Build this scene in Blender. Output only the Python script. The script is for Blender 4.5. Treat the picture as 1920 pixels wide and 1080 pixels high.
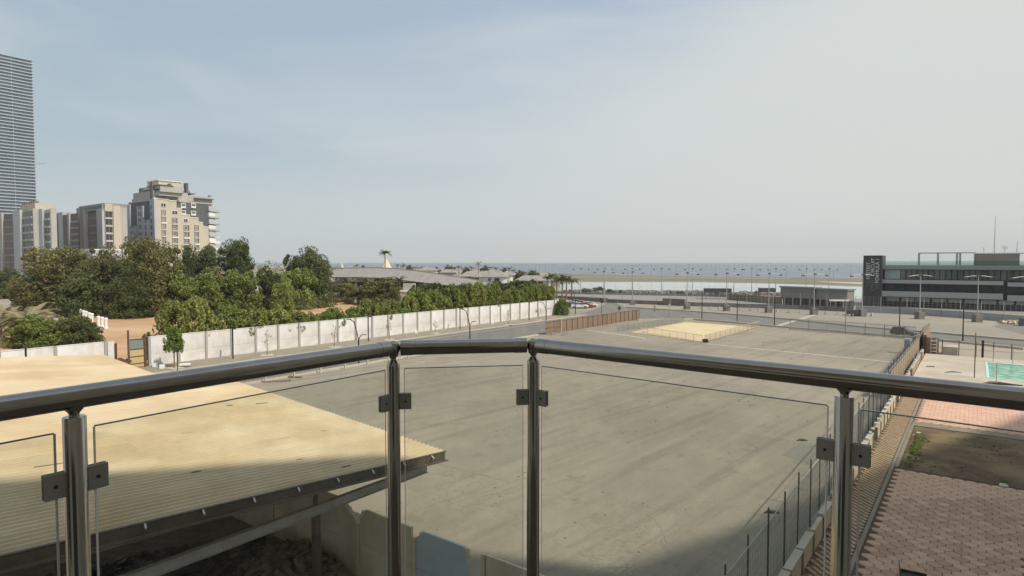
import bpy, math, random
import numpy as np
from math import sin, cos, pi, radians, atan2, hypot, tan
random.seed(7)
S = bpy.context.scene
for o in list(bpy.data.objects): bpy.data.objects.remove(o)

# ------------------------------------------------------------------ camera, sky, sun
F = 1150.0; EYE = 12.0; PITCH = math.atan(49/F)
cd = bpy.data.cameras.new('camera'); cam = bpy.data.objects.new('camera', cd); S.collection.objects.link(cam)
cd.sensor_width = 36; cd.lens = 36*F/1920; cd.clip_start = .05; cd.clip_end = 60000
cam.location = (0, 0, EYE); cam.rotation_euler = (pi/2-PITCH, 0, 0)
S.camera = cam
S.render.resolution_x = 1024; S.render.resolution_y = 576
S.view_settings.view_transform = 'Standard'; S.view_settings.look = 'None'
S.view_settings.exposure = 0.33; S.view_settings.gamma = 1.0; S.view_settings.use_curve_mapping = False

SUN_AZ, SUN_EL = 125.0, 48.0
W = bpy.data.worlds.new('World'); S.world = W; W.use_nodes = True
nt = W.node_tree; nt.nodes.clear()
def wn(t, **k):
    n = nt.nodes.new(t)
    for a, b in k.items(): setattr(n, a, b)
    return n
out = wn('ShaderNodeOutputWorld'); bg = wn('ShaderNodeBackground'); bg.inputs[1].default_value = .108
sky = wn('ShaderNodeTexSky'); sky.sky_type = 'NISHITA'; sky.sun_disc = False
sky.sun_elevation = radians(SUN_EL); sky.sun_rotation = radians(SUN_AZ)
sky.air_density = 1.2; sky.dust_density = 2.5; sky.ozone_density = 1.5
tc = wn('ShaderNodeTexCoord'); sep = wn('ShaderNodeSeparateXYZ'); nt.links.new(tc.outputs['Generated'], sep.inputs[0])
def wmath(op, a, b=None, c=None):
    n = wn('ShaderNodeMath', operation=op)
    for i, v in enumerate((a, b, c)):
        if v is None: continue
        if isinstance(v, (int, float)): n.inputs[i].default_value = v
        else: nt.links.new(v, n.inputs[i])
    return n.outputs[0]
def wrange(v, a, b, c=0.0, d=1.0):
    n = wn('ShaderNodeMapRange', interpolation_type='SMOOTHSTEP'); nt.links.new(v, n.inputs[0])
    for i, q in enumerate((a, b, c, d)): n.inputs[i+1].default_value = q
    return n.outputs[0]
def wmix(f, a, b):
    n = wn('ShaderNodeMix', data_type='RGBA'); nt.links.new(f, n.inputs[0])
    for i, q in ((6, a), (7, b)):
        if isinstance(q, tuple): n.inputs[i].default_value = (*q, 1)
        else: nt.links.new(q, n.inputs[i])
    return n.outputs[2]
def wnoise(sc, scale, det, loc, dis=.3):
    mp = wn('ShaderNodeMapping'); mp.inputs['Scale'].default_value = sc; mp.inputs['Location'].default_value = loc; mp.inputs['Rotation'].default_value = (0, radians(17), 0)
    nt.links.new(tc.outputs['Generated'], mp.inputs[0]); n = wn('ShaderNodeTexNoise'); n.inputs['Scale'].default_value = scale; n.inputs['Detail'].default_value = det; n.inputs['Distortion'].default_value = dis
    nt.links.new(mp.outputs[0], n.inputs['Vector']); return n.outputs[0]
X_, Z_ = sep.outputs[0], sep.outputs[2]
n1 = wnoise((1, 1, 2.2), 1.5, 3, (2.3, .4, .9)); n2 = wnoise((.7, .7, 3.5), 2.6, 5, (5.1, 2.2, .3), .6)
# clear air above a long diagonal edge of thin high cloud, which thickens to the right
v = wmath('SUBTRACT', Z_, wmath('MULTIPLY_ADD', X_, .34, .20)); v = wmath('ADD', v, wmath('MULTIPLY_ADD', n1, .34, -.17))
clear = wrange(v, -.10, .12)
left = wrange(X_, -.65, .65)
veil = wmix(left, (3.95, 4.5, 4.8), (5.1, 5.32, 5.15))
blue = wmix(left, (3.05, 3.8, 4.3), (3.75, 4.45, 5.65))
blue = wmix(wrange(n2, .35, .7, .0, .45), blue, veil)
deep = wmix(wrange(wmath('SUBTRACT', Z_, .0), 0, .9, .12, .5), blue, sky.outputs[0])
body = wmix(clear, veil, deep)
body = wmix(wrange(n2, .40, .70, .0, .42), body, (4.9, 5.25, 5.25))
horizon = wmix(left, (4.2, 4.75, 4.9), (5.25, 5.42, 5.2))
final = wmix(wrange(Z_, 0, .2, .9, 0), body, horizon)
nt.links.new(final, bg.inputs[0]); nt.links.new(bg.outputs[0], out.inputs[0])

sd = bpy.data.lights.new('sun', 'SUN'); sd.energy = 3.0; sd.angle = radians(1.3); sd.color = (1, .92, .79)
sun = bpy.data.objects.new('sun', sd); S.collection.objects.link(sun)
sun.rotation_euler = (radians(90-SUN_EL), 0, radians(180-SUN_AZ)); sun.location = (60, -60, 90)

# ------------------------------------------------------------------ frames and helpers
AZ = math.atan((1830-960)/F)                  # the whole quarter lies on one street grid
D = np.array([sin(AZ), cos(AZ)]); N = np.array([cos(AZ), -sin(AZ)])
PHI = atan2(N[1], N[0])                        # grid frame: local x = N (towards right and near), local y = D (away)
def ray(px, py):
    u = (px-960)/F; v = (540-py)/F
    return np.array([u, cos(PITCH)+v*sin(PITCH), -sin(PITCH)+v*cos(PITCH)])
def g(px, py, z=0.0):
    r = ray(px, py); t = (z-EYE)/r[2]
    return (r[0]*t, r[1]*t, z)
def gn(px, py, z=0.0):                         # the same point as (n, s)
    p = g(px, py, z); q = np.array(p[:2]); return float(q@N), float(q@D)
def ons(px, py, s):                            # where the line of sight meets the plane s = const: (n, z)
    r = ray(px, py); t = s/float(r[:2]@D); return float(r[:2]@N)*t, EYE+r[2]*t
def onn(px, py, n):
    r = ray(px, py); t = n/float(r[:2]@N); return float(r[:2]@D)*t, EYE+r[2]*t
def w(n, s, z=0.0):
    q = N*n+D*s; return (float(q[0]), float(q[1]), z)

COL = S.collection
def tag(o, label=None, cat=None, group=None, kind=None):
    if label: o['label'] = label
    if cat: o['category'] = cat
    if group: o['group'] = group
    if kind: o['kind'] = kind
    return o
def thing(name, label, cat, loc, rz=0.0, group=None):
    o = bpy.data.objects.new(name, None); COL.objects.link(o); o.empty_display_size = .5
    o.location = loc; o.rotation_euler = (0, 0, rz)
    return tag(o, label, cat, group)
def gthing(name, label, cat, n, s, group=None, z=0.0):
    return thing(name, label, cat, w(n, s, z), PHI, group)
def dup(root, loc, rz, label=None, group=None, scale=None, mats=None):
    r = root.copy(); COL.objects.link(r); r.location = loc; r.rotation_euler = (0, 0, rz)
    if label: r['label'] = label
    if group: r['group'] = group
    if scale: r.scale = scale
    for ch in list(root.children):
        c = ch.copy(); COL.objects.link(c); c.parent = r
        if mats and ch.name.split('.')[0] in mats:
            c.data = c.data.copy(); c.data.materials[0] = mats[ch.name.split('.')[0]]
        for gc in list(ch.children):
            d = gc.copy(); COL.objects.link(d); d.parent = c
    return r
def inst(name, mesh, parent, loc=(0, 0, 0), rot=(0, 0, 0), scale=(1, 1, 1), kind=None):
    o = bpy.data.objects.new(name, mesh); COL.objects.link(o); o.parent = parent
    o.location = loc; o.rotation_euler = rot; o.scale = scale
    if kind: o['kind'] = kind
    return o

def ordn(k):
    o = ['first','second','third','fourth','fifth','sixth','seventh','eighth','ninth','tenth','eleventh','twelfth','thirteenth','fourteenth','fifteenth','sixteenth','seventeenth','eighteenth','nineteenth','twentieth']
    t = ['twenty','thirty','forty']
    if k <= 20: return o[k-1]
    if k % 10 == 0: return ['','','','thirtieth','fortieth','fiftieth'][k//10]
    return t[k//10-2]+'-'+o[k%10-1]

class MB:
    def __init__(self, frame='local'): self.v = []; self.f = []; self.frame = frame
    def add(self, vs, fs):
        b = len(self.v); self.v += [tuple(map(float, p)) for p in vs]; self.f += [tuple(b+i for i in q) for q in fs]; return self
    def box(self, c, s, rz=0.0, rx=0.0, ry=0.0):
        hx, hy, hz_ = s[0]/2, s[1]/2, s[2]/2
        P = [(-hx,-hy,-hz_),(hx,-hy,-hz_),(hx,hy,-hz_),(-hx,hy,-hz_),(-hx,-hy,hz_),(hx,-hy,hz_),(hx,hy,hz_),(-hx,hy,hz_)]
        R = []
        for x, y, z in P:
            y, z = y*cos(rx)-z*sin(rx), y*sin(rx)+z*cos(rx)
            x, z = x*cos(ry)+z*sin(ry), -x*sin(ry)+z*cos(ry)
            x, y = x*cos(rz)-y*sin(rz), x*sin(rz)+y*cos(rz)
            R.append((x+c[0], y+c[1], z+c[2]))
        return self.add(R, [(0,3,2,1),(4,5,6,7),(0,1,5,4),(1,2,6,5),(2,3,7,6),(3,0,4,7)])
    def bx(self, x0, x1, y0, y1, z0, z1): return self.box(((x0+x1)/2,(y0+y1)/2,(z0+z1)/2),(abs(x1-x0),abs(y1-y0),abs(z1-z0)))
    def beam(self, p, q, wd, ht):
        p = np.array(p, float); q = np.array(q, float); d = q-p; L = np.linalg.norm(d); d /= L
        up = np.array([0,0,1.]) if abs(d[2]) < .95 else np.array([0,1.,0])
        sd_ = np.cross(d, up); sd_ /= np.linalg.norm(sd_); u = np.cross(sd_, d)
        vs = [a+sd_*i*wd/2+u*j*ht/2 for a in (p, q) for i, j in ((-1,-1),(1,-1),(1,1),(-1,1))]
        return self.add(vs, [(0,3,2,1),(4,5,6,7),(0,1,5,4),(1,2,6,5),(2,3,7,6),(3,0,4,7)])
    def tube(self, pts, r, n=8, cap=True):
        pts = [np.array(p, float) for p in pts]; rs = r if isinstance(r, (list, tuple)) else [r]*len(pts)
        vs = []; fs = []
        for i, p in enumerate(pts):
            d = pts[min(i+1, len(pts)-1)]-pts[max(i-1, 0)]; d /= (np.linalg.norm(d)+1e-9)
            up = np.array([0,0,1.]) if abs(d[2]) < .9 else np.array([0,1.,0])
            a = np.cross(d, up); a /= np.linalg.norm(a); b = np.cross(a, d)
            for k in range(n):
                t = 2*pi*k/n; vs.append(p+(a*cos(t)+b*sin(t))*rs[i])
        for i in range(len(pts)-1):
            for k in range(n):
                k2 = (k+1) % n; fs.append((i*n+k, i*n+k2, (i+1)*n+k2, (i+1)*n+k))
        if cap: fs.append(tuple(range(n))[::-1]); fs.append(tuple((len(pts)-1)*n+k for k in range(n)))
        return self.add(vs, fs)
    def lathe(self, c, prof, n=24):
        vs = []; fs = []
        for r, z in prof:
            for k in range(n): vs.append((c[0]+r*cos(2*pi*k/n), c[1]+r*sin(2*pi*k/n), c[2]+z))
        for i in range(len(prof)-1):
            for k in range(n):
                k2 = (k+1) % n; fs.append((i*n+k, i*n+k2, (i+1)*n+k2, (i+1)*n+k))
        fs.append(tuple(range(n))[::-1]); fs.append(tuple((len(prof)-1)*n+k for k in range(n)))
        return self.add(vs, fs)
    def prism(self, poly, z0, z1):
        a = sum(poly[i][0]*poly[(i+1)%len(poly)][1]-poly[(i+1)%len(poly)][0]*poly[i][1] for i in range(len(poly)))
        if a < 0: poly = poly[::-1]
        m = len(poly); vs = [(p[0],p[1],z0) for p in poly]+[(p[0],p[1],z1) for p in poly]
        return self.add(vs, [tuple(range(m))[::-1], tuple(range(m, 2*m))]+[(i,(i+1)%m,(i+1)%m+m,i+m) for i in range(m)])
    def sheet(self, poly, z):
        a = sum(poly[i][0]*poly[(i+1)%len(poly)][1]-poly[(i+1)%len(poly)][0]*poly[i][1] for i in range(len(poly)))
        if a < 0: poly = poly[::-1]
        return self.add([(p[0],p[1],z) for p in poly], [tuple(range(len(poly)))])
    def wall(self, prof, o, ex, ez, th):          # a profile in the (ex, ez) plane, extruded by the vector th
        o, ex, ez, th = [np.array(q, float) for q in (o, ex, ez, th)]
        m = len(prof); vs = [o+ex*a+ez*b for a, b in prof]; vs += [p+th for p in vs]
        return self.add(vs, [tuple(range(m)), tuple(range(m, 2*m))[::-1]]+[(i, i+m, (i+1)%m+m, (i+1)%m) for i in range(m)])
    def mesh(self, name, mat, smooth=False, parent=None):
        V = np.array(self.v, float).reshape(-1, 3)
        if self.frame == 'grid':
            xy = V[:, :1]*N+V[:, 1:2]*D; V = np.column_stack([xy, V[:, 2]])
        if self.frame != 'local' and parent is not None:
            a = -parent.rotation_euler[2]; L = np.array(parent.location); V = V-L
            V = np.column_stack([V[:,0]*cos(a)-V[:,1]*sin(a), V[:,0]*sin(a)+V[:,1]*cos(a), V[:,2]])
        me = bpy.data.meshes.new(name); me.from_pydata(V.tolist(), [], self.f)
        me.materials.append(mat)
        if smooth:
            me.polygons.foreach_set('use_smooth', [True]*len(me.polygons))
            try: me.set_sharp_from_angle(angle=radians(40))
            except Exception: pass
        me.update(); return me
    def build(self, name, mat, parent=None, smooth=False, kind=None, bevel=0):
        me = self.mesh(name, mat, smooth, parent)
        o = bpy.data.objects.new(name, me); COL.objects.link(o)
        if parent is not None: o.parent = parent
        if kind: o['kind'] = kind
        if bevel:
            b = o.modifiers.new('bevel', 'BEVEL'); b.width = bevel; b.segments = 2; b.limit_method = 'ANGLE'
        return o

HAZE = 0.00013
hb_ = MB('world').bx(-7100,7100,-400,9100,-1,262)
def haze():
    m = bpy.data.materials.new('haze_air'); m.use_nodes = True; nd = m.node_tree.nodes; nd.clear()
    o = nd.new('ShaderNodeOutputMaterial'); v = nd.new('ShaderNodeVolumePrincipled'); v.inputs['Color'].default_value = (.95,.985,.985,1); v.inputs['Density'].default_value = HAZE; v.inputs['Anisotropy'].default_value = .0
    m.node_tree.links.new(v.outputs[0], o.inputs['Volume']); return m
if HAZE:
    o = hb_.build('haze', haze()); tag(o, 'thin pale coastal haze over the whole quarter', 'haze', kind='stuff')

# ------------------------------------------------------------------ materials
def mat(name, col, rough=.8, metal=0.0, col2=None, scale=2.0, bump=0.0, bscale=None, stretch=(1,1,1), rot=0.0,
        detail=6, lo=.35, hi=.65, spec=.5, rnd=0.0, col3=None, scale3=.15, coords='Object', dirt=None):
    m = bpy.data.materials.new(name); m.use_nodes = True; T = m.node_tree; nd = T.nodes; L = T.links
    b = nd['Principled BSDF']; b.inputs['Roughness'].default_value = rough; b.inputs['Metallic'].default_value = metal
    b.inputs['Specular IOR Level'].default_value = spec
    b.inputs['Base Color'].default_value = (*col, 1)
    t = nd.new('ShaderNodeTexCoord'); mpn = nd.new('ShaderNodeMapping'); L.new(t.outputs[coords], mpn.inputs[0])
    mpn.inputs['Scale'].default_value = stretch; mpn.inputs['Rotation'].default_value = (0, 0, rot)
    last = None
    if col2:
        n = nd.new('ShaderNodeTexNoise'); n.inputs['Scale'].default_value = scale; n.inputs['Detail'].default_value = detail; n.inputs['Roughness'].default_value = .62
        L.new(mpn.outputs[0], n.inputs['Vector'])
        r = nd.new('ShaderNodeMapRange'); r.inputs[1].default_value = lo; r.inputs[2].default_value = hi; L.new(n.outputs[0], r.inputs[0])
        x = nd.new('ShaderNodeMix'); x.data_type = 'RGBA'; x.inputs[6].default_value = (*col, 1); x.inputs[7].default_value = (*col2, 1)
        L.new(r.outputs[0], x.inputs[0]); last = x.outputs[2]
    if col3:
        n = nd.new('ShaderNodeTexNoise'); n.inputs['Scale'].default_value = scale3; n.inputs['Detail'].default_value = 7; n.inputs['Roughness'].default_value = .6
        L.new(t.outputs[coords], n.inputs['Vector'])
        r = nd.new('ShaderNodeMapRange'); r.inputs[1].default_value = .42; r.inputs[2].default_value = .62; L.new(n.outputs[0], r.inputs[0])
        x = nd.new('ShaderNodeMix'); x.data_type = 'RGBA'; L.new(last, x.inputs[6]); x.inputs[7].default_value = (*col3, 1)
        L.new(r.outputs[0], x.inputs[0]); last = x.outputs[2]
    if dirt:
        sp = nd.new('ShaderNodeSeparateXYZ'); L.new(t.outputs['Object'], sp.inputs[0])
        n = nd.new('ShaderNodeTexNoise'); n.inputs['Scale'].default_value = 1.3; n.inputs['Detail'].default_value = 8; n.inputs['Roughness'].default_value = .7
        oi0 = nd.new('ShaderNodeObjectInfo'); av = nd.new('ShaderNodeVectorMath'); av.operation = 'MULTIPLY_ADD'; av.inputs[1].default_value = (1,1,.35); L.new(t.outputs['Object'], av.inputs[0]); L.new(oi0.outputs['Location'], av.inputs[2]); L.new(av.outputs[0], n.inputs['Vector'])
        a = nd.new('ShaderNodeMath'); a.operation = 'MULTIPLY_ADD'; a.inputs[1].default_value = -1.0; a.inputs[2].default_value = dirt; L.new(sp.outputs[2], a.inputs[0])
        b2 = nd.new('ShaderNodeMath'); b2.operation = 'MULTIPLY_ADD'; b2.inputs[1].default_value = 2.6; L.new(n.outputs[0], b2.inputs[0]); L.new(a.outputs[0], b2.inputs[2])
        r = nd.new('ShaderNodeMapRange'); r.inputs[1].default_value = 1.35; r.inputs[2].default_value = 2.1; r.inputs[4].default_value = .6; L.new(b2.outputs[0], r.inputs[0])
        x = nd.new('ShaderNodeMix'); x.data_type = 'RGBA'; L.new(last, x.inputs[6]); x.inputs[7].default_value = (.36,.31,.24,1); L.new(r.outputs[0], x.inputs[0]); last = x.outputs[2]
    if rnd:
        oi = nd.new('ShaderNodeObjectInfo'); hs = nd.new('ShaderNodeHueSaturation')
        r = nd.new('ShaderNodeMapRange'); r.inputs[3].default_value = 1-rnd; r.inputs[4].default_value = 1+rnd; L.new(oi.outputs['Random'], r.inputs[0])
        L.new(r.outputs[0], hs.inputs['Value'])
        if last: L.new(last, hs.inputs['Color'])
        else: hs.inputs['Color'].default_value = (*col, 1)
        last = hs.outputs[0]
    if last: L.new(last, b.inputs['Base Color'])
    if bump:
        n = nd.new('ShaderNodeTexNoise'); n.inputs['Scale'].default_value = bscale or scale*4; n.inputs['Detail'].default_value = 6
        L.new(mpn.outputs[0], n.inputs['Vector'])
        bp = nd.new('ShaderNodeBump'); bp.inputs['Strength'].default_value = bump; bp.inputs['Distance'].default_value = .05
        L.new(n.outputs[0], bp.inputs['Height']); L.new(bp.outputs[0], b.inputs['Normal'])
    return m

M = {}
M['ground'] = mat('pale_ground', (.30,.26,.20), .95, col2=(.40,.35,.27), scale=.08, bump=.3, bscale=2, col3=(.25,.22,.18), scale3=.02)
M['road'] = mat('road_asphalt', (.155,.145,.13), .9, col2=(.205,.19,.165), scale=.3, bump=.2, bscale=6, stretch=(1.6,.12,1), rot=-PHI)
M['track'] = mat('track_asphalt', (.24,.235,.22), .9, col2=(.30,.285,.26), scale=.1)
M['pave'] = mat('pavement', (.30,.265,.20), .95, col2=(.24,.21,.16), scale=.6, bump=.2)
M['kerb'] = mat('kerb_stone', (.52,.47,.38), .9, col2=(.42,.38,.31), scale=1.2)
M['white_paint'] = mat('faded_white_paint', (.55,.52,.45), .9, col2=(.36,.33,.27), scale=1.5, lo=.4, hi=.75)
M['orange_sand'] = mat('orange_sand', (.50,.31,.17), .98, col2=(.42,.25,.13), scale=.25, bump=.5, bscale=1.2, col3=(.56,.38,.23), scale3=.06)
M['beige_concrete'] = mat('deck_concrete', (.48,.42,.33), .9, col2=(.42,.365,.285), scale=.35, bump=.12, col3=(.53,.475,.385), scale3=.2)
M['yellow_sand'] = mat('pale_yellow_sand', (.66,.54,.32), .98, col2=(.58,.47,.28), scale=.3, bump=.4, bscale=1)
M['white_wall'] = mat('white_painted_wall', (.74,.72,.71), .85, col2=(.62,.60,.58), scale=.7, bump=.15, bscale=3, stretch=(1,1,.35), lo=.45, hi=.8, rnd=.07, col3=(.58,.55,.51), scale3=.5, dirt=.45)
M['wall_post'] = mat('wall_post_paint', (.40,.385,.37), .85, col2=(.33,.32,.305), scale=1)
M['grime'] = mat('grimy_concrete', (.62,.52,.385), .92, col2=(.47,.39,.285), scale=.9, bump=.3, bscale=6, stretch=(1,1,.4), rnd=.08)
M['fresh_break'] = mat('broken_plaster', (.85,.82,.76), .95, col2=(.7,.67,.6), scale=6, bump=.5)
M['blue_grey'] = mat('blue_grey_panel', (.46,.50,.52), .8, col2=(.40,.44,.46), scale=1.3)
M['roof'] = mat('dusty_corrugated_roof', (.56,.455,.30), .62, col2=(.61,.51,.355), scale=1.2, stretch=(1,.12,1), bump=0, col3=(.50,.385,.235), scale3=.22, spec=.3, rnd=.055, rot=-PHI)
M['dark_steel'] = mat('dark_steel', (.10,.085,.07), .6, metal=.3, col2=(.15,.12,.09), scale=3)
M['gal_steel'] = mat('painted_grey_steel', (.50,.50,.47), .6, metal=.0, col2=(.40,.39,.35), scale=1.4)
M['black_metal'] = mat('black_metal', (.03,.028,.026), .5, metal=.2)
M['brown_metal'] = mat('brown_metal', (.10,.055,.035), .6, col2=(.14,.08,.05), scale=3)
M['hoarding'] = mat('brown_hoarding_sheet', (.235,.165,.115), .75, col2=(.19,.135,.095), scale=1.2, rnd=.12)
M['mast'] = mat('mast_steel', (.38,.37,.36), .55, metal=.3)
M['conc_block'] = mat('dark_concrete_block', (.215,.20,.18), .95, col2=(.16,.15,.135), scale=1.2, bump=.4)
M['bark'] = mat('tree_bark', (.22,.16,.11), .95, col2=(.14,.10,.07), scale=5, bump=.6, stretch=(1,1,.3))
M['rock'] = mat('shore_rock', (.16,.145,.125), .95, col2=(.24,.22,.19), scale=.5, bump=.6)
M['strip_green'] = mat('scrub_strip', (.15,.14,.09), .98, col2=(.23,.195,.135), scale=.03, stretch=(.3,2,1), detail=8)
M['bed'] = mat('dry_bed_soil', (.16,.098,.055), .98, col2=(.105,.066,.038), scale=1.3, bump=1, bscale=5, col3=(.24,.165,.09), scale3=.4)
M['paver'] = mat('pink_paver', (.50,.305,.215), .9, col2=(.60,.385,.28), scale=1.7, rnd=.2, bump=.15, bscale=20)
M['paver_base'] = mat('paver_joint_sand', (.155,.10,.075), .95, col2=(.12,.08,.06), scale=3)
M['path_paver'] = mat('tan_path_paver', (.46,.325,.215), .9, col2=(.34,.25,.17), scale=2.2, bump=.15, bscale=20)
M['edging'] = mat('edging_stone', (.30,.25,.19), .9, col2=(.24,.2,.15), scale=2)
M['pool_tile'] = mat('pool_tile', (.52,.74,.72), .4, col2=(.45,.68,.66), scale=2)
M['debris'] = mat('dark_debris', (.15,.13,.10), .95, col2=(.26,.225,.17), scale=3, bump=.8)
M['tarp'] = mat('black_tarp', (.035,.033,.03), .5, col2=(.09,.085,.075), scale=4, bump=1)
M['timber'] = mat('old_timber', (.22,.155,.10), .9, col2=(.30,.22,.15), scale=4, stretch=(1,6,1))
M['white'] = mat('white_paint', (.78,.77,.74), .6)
M['yellow'] = mat('ochre_paint', (.52,.40,.20), .8)
M['glass_dark'] = mat('dark_window_glass', (.03,.035,.038), .3, spec=.4, col2=(.06,.065,.065), scale=.6)
M['glass_green'] = mat('green_window_glass', (.06,.09,.085), .1, spec=.8, col2=(.16,.2,.18), scale=.45, stretch=(1,1,.1))
M['fascia'] = mat('grey_green_fascia', (.235,.275,.255), .5, metal=.2)
M['fascia_light'] = mat('pale_grey_fascia', (.335,.345,.34), .6)
M['anthracite'] = mat('anthracite_cladding', (.050,.046,.048), .6, col2=(.065,.058,.06), scale=.8)
M['beige_render'] = mat('beige_render', (.54,.48,.39), .9, col2=(.48,.43,.35), scale=.15)
M['cream_render'] = mat('cream_render', (.44,.425,.39), .9, col2=(.38,.365,.335), scale=.15)
M['grey_render'] = mat('pale_grey_render', (.46,.47,.49), .9, col2=(.41,.42,.43), scale=.15)
M['brown_render'] = mat('brown_render', (.21,.17,.15), .9, col2=(.17,.14,.125), scale=.2)
M['taupe_render'] = mat('taupe_render', (.28,.255,.225), .9, col2=(.24,.22,.19), scale=.2)
M['lightband'] = mat('light_band_paint', (.72,.69,.63), .85)
M['slate'] = mat('slate_cladding', (.085,.09,.10), .7, col2=(.11,.11,.12), scale=.3)
M['tower_slab'] = mat('tower_white_slab', (.37,.43,.50), .6)
M['tower_glass'] = mat('tower_blue_glass', (.07,.095,.12), .25, spec=.7, col2=(.16,.19,.22), scale=.06)
M['pav_roof'] = mat('grey_tiled_roof', (.33,.30,.27), .85, col2=(.24,.22,.20), scale=.55, detail=10, lo=.42, hi=.58)
M['tent'] = mat('cream_tent_fabric', (.70,.58,.42), .8, col2=(.62,.51,.37), scale=.5)
M['blue_cloth'] = mat('blue_white_panel', (.14,.17,.28), .7, col2=(.55,.57,.62), scale=.35, lo=.48, hi=.52, stretch=(1,1,.05))
M['stainless'] = mat('brushed_bronze_steel', (.43,.40,.35), .13, metal=1.0, col2=(.38,.345,.295), scale=14, stretch=(1,1,.06), lo=.3, hi=.7)
M['plate'] = mat('satin_clamp_steel', (.36,.34,.30), .5, metal=.35)
M['rubber'] = mat('black_rubber', (.015,.015,.015), .8)
M['car_black'] = mat('black_car_paint', (.018,.018,.02), .18, spec=.8)
M['car_white'] = mat('white_car_paint', (.7,.7,.7), .25)
M['car_red'] = mat('red_car_paint', (.35,.05,.035), .25)
M['car_grey'] = mat('grey_car_paint', (.16,.165,.17), .25, metal=.5)
M['wheel'] = mat('alloy_wheel', (.35,.35,.36), .35, metal=.8)
M['lamp_red'] = mat('red_lamp_lens', (.3,.02,.02), .2)
M['lamp_clear'] = mat('clear_lamp_lens', (.7,.7,.68), .1)
M['facade'] = mat('own_facade_render', (.64,.60,.53), .9, col2=(.58,.54,.47), scale=.3)
M['litter'] = mat('white_litter', (.75,.75,.72), .7)
M['tan'] = mat('tan_screen_sheet', (.30,.245,.175), .9, col2=(.24,.195,.14), scale=1.0)
M['pale_pane'] = mat('pale_green_pane', (.45,.55,.53), .3)
M['brown_tan'] = mat('brown_orange_render', (.33,.20,.13), .9, col2=(.28,.17,.11), scale=.5)
M['block_white'] = mat('weathered_white_block', (.6,.58,.53), .9)
M['floor_tile'] = mat('brown_balcony_tile', (.16,.12,.085), .6, col2=(.2,.15,.11), scale=3)
M['fascia_grey'] = mat('shed_grey_panel', (.21,.20,.185), .7, col2=(.24,.23,.21), scale=.3)
M['dark_recess'] = mat('dark_recess_render', (.115,.10,.09), .9)
M['patch'] = mat('dark_asphalt_patch', (.195,.18,.15), .95, col2=(.22,.205,.17), scale=1.5)

def leafmat(name, c1, c2, rnd=.15, scale=.6):
    m = bpy.data.materials.new(name); m.use_nodes = True; T = m.node_tree; nd = T.nodes; L = T.links
    b = nd['Principled BSDF']; b.inputs['Roughness'].default_value = .62; b.inputs['Specular IOR Level'].default_value = .25
    t = nd.new('ShaderNodeTexCoord'); n = nd.new('ShaderNodeTexNoise'); n.inputs['Scale'].default_value = scale; n.inputs['Detail'].default_value = 3
    L.new(t.outputs['Object'], n.inputs['Vector'])
    gi = nd.new('ShaderNodeNewGeometry')
    a = nd.new('ShaderNodeMath'); a.operation = 'MULTIPLY_ADD'; a.inputs[1].default_value = .35; L.new(gi.outputs['Random Per Island'], a.inputs[0]); L.new(n.outputs[0], a.inputs[2])
    r = nd.new('ShaderNodeMapRange'); r.inputs[1].default_value = .42; r.inputs[2].default_value = .88; L.new(a.outputs[0], r.inputs[0])
    x = nd.new('ShaderNodeMix'); x.data_type = 'RGBA'; x.inputs[6].default_value = (*c1, 1); x.inputs[7].default_value = (*c2, 1); L.new(r.outputs[0], x.inputs[0])
    oi = nd.new('ShaderNodeObjectInfo'); hs = nd.new('ShaderNodeHueSaturation')
    q = nd.new('ShaderNodeMapRange'); q.inputs[3].default_value = 1-rnd; q.inputs[4].default_value = 1+rnd; L.new(oi.outputs['Random'], q.inputs[0]); L.new(q.outputs[0], hs.inputs['Value'])
    L.new(x.outputs[2], hs.inputs['Color']); L.new(hs.outputs[0], b.inputs['Base Color'])
    tr = nd.new('ShaderNodeBsdfTranslucent'); L.new(hs.outputs[0], tr.inputs[0])
    ms = nd.new('ShaderNodeMixShader'); ms.inputs[0].default_value = .22; L.new(b.outputs[0], ms.inputs[1]); L.new(tr.outputs[0], ms.inputs[2])
    L.new(ms.outputs[0], nd['Material Output'].inputs[0]); return m
M['leaf_olive'] = leafmat('olive_leaves', (.085,.095,.035), (.24,.22,.085))
M['leaf_dark'] = leafmat('dark_leaves', (.055,.08,.032), (.15,.17,.06))
M['leaf_green'] = leafmat('fresh_leaves', (.10,.15,.035), (.28,.32,.085))
M['leaf_yellow'] = leafmat('yellowish_leaves', (.13,.17,.04), (.34,.34,.10))
M['leaf_palm'] = leafmat('dry_palm_leaves', (.20,.185,.095), (.42,.36,.23))
M['leaf_bright'] = leafmat('bright_leaves', (.09,.14,.02), (.22,.30,.05))

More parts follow.
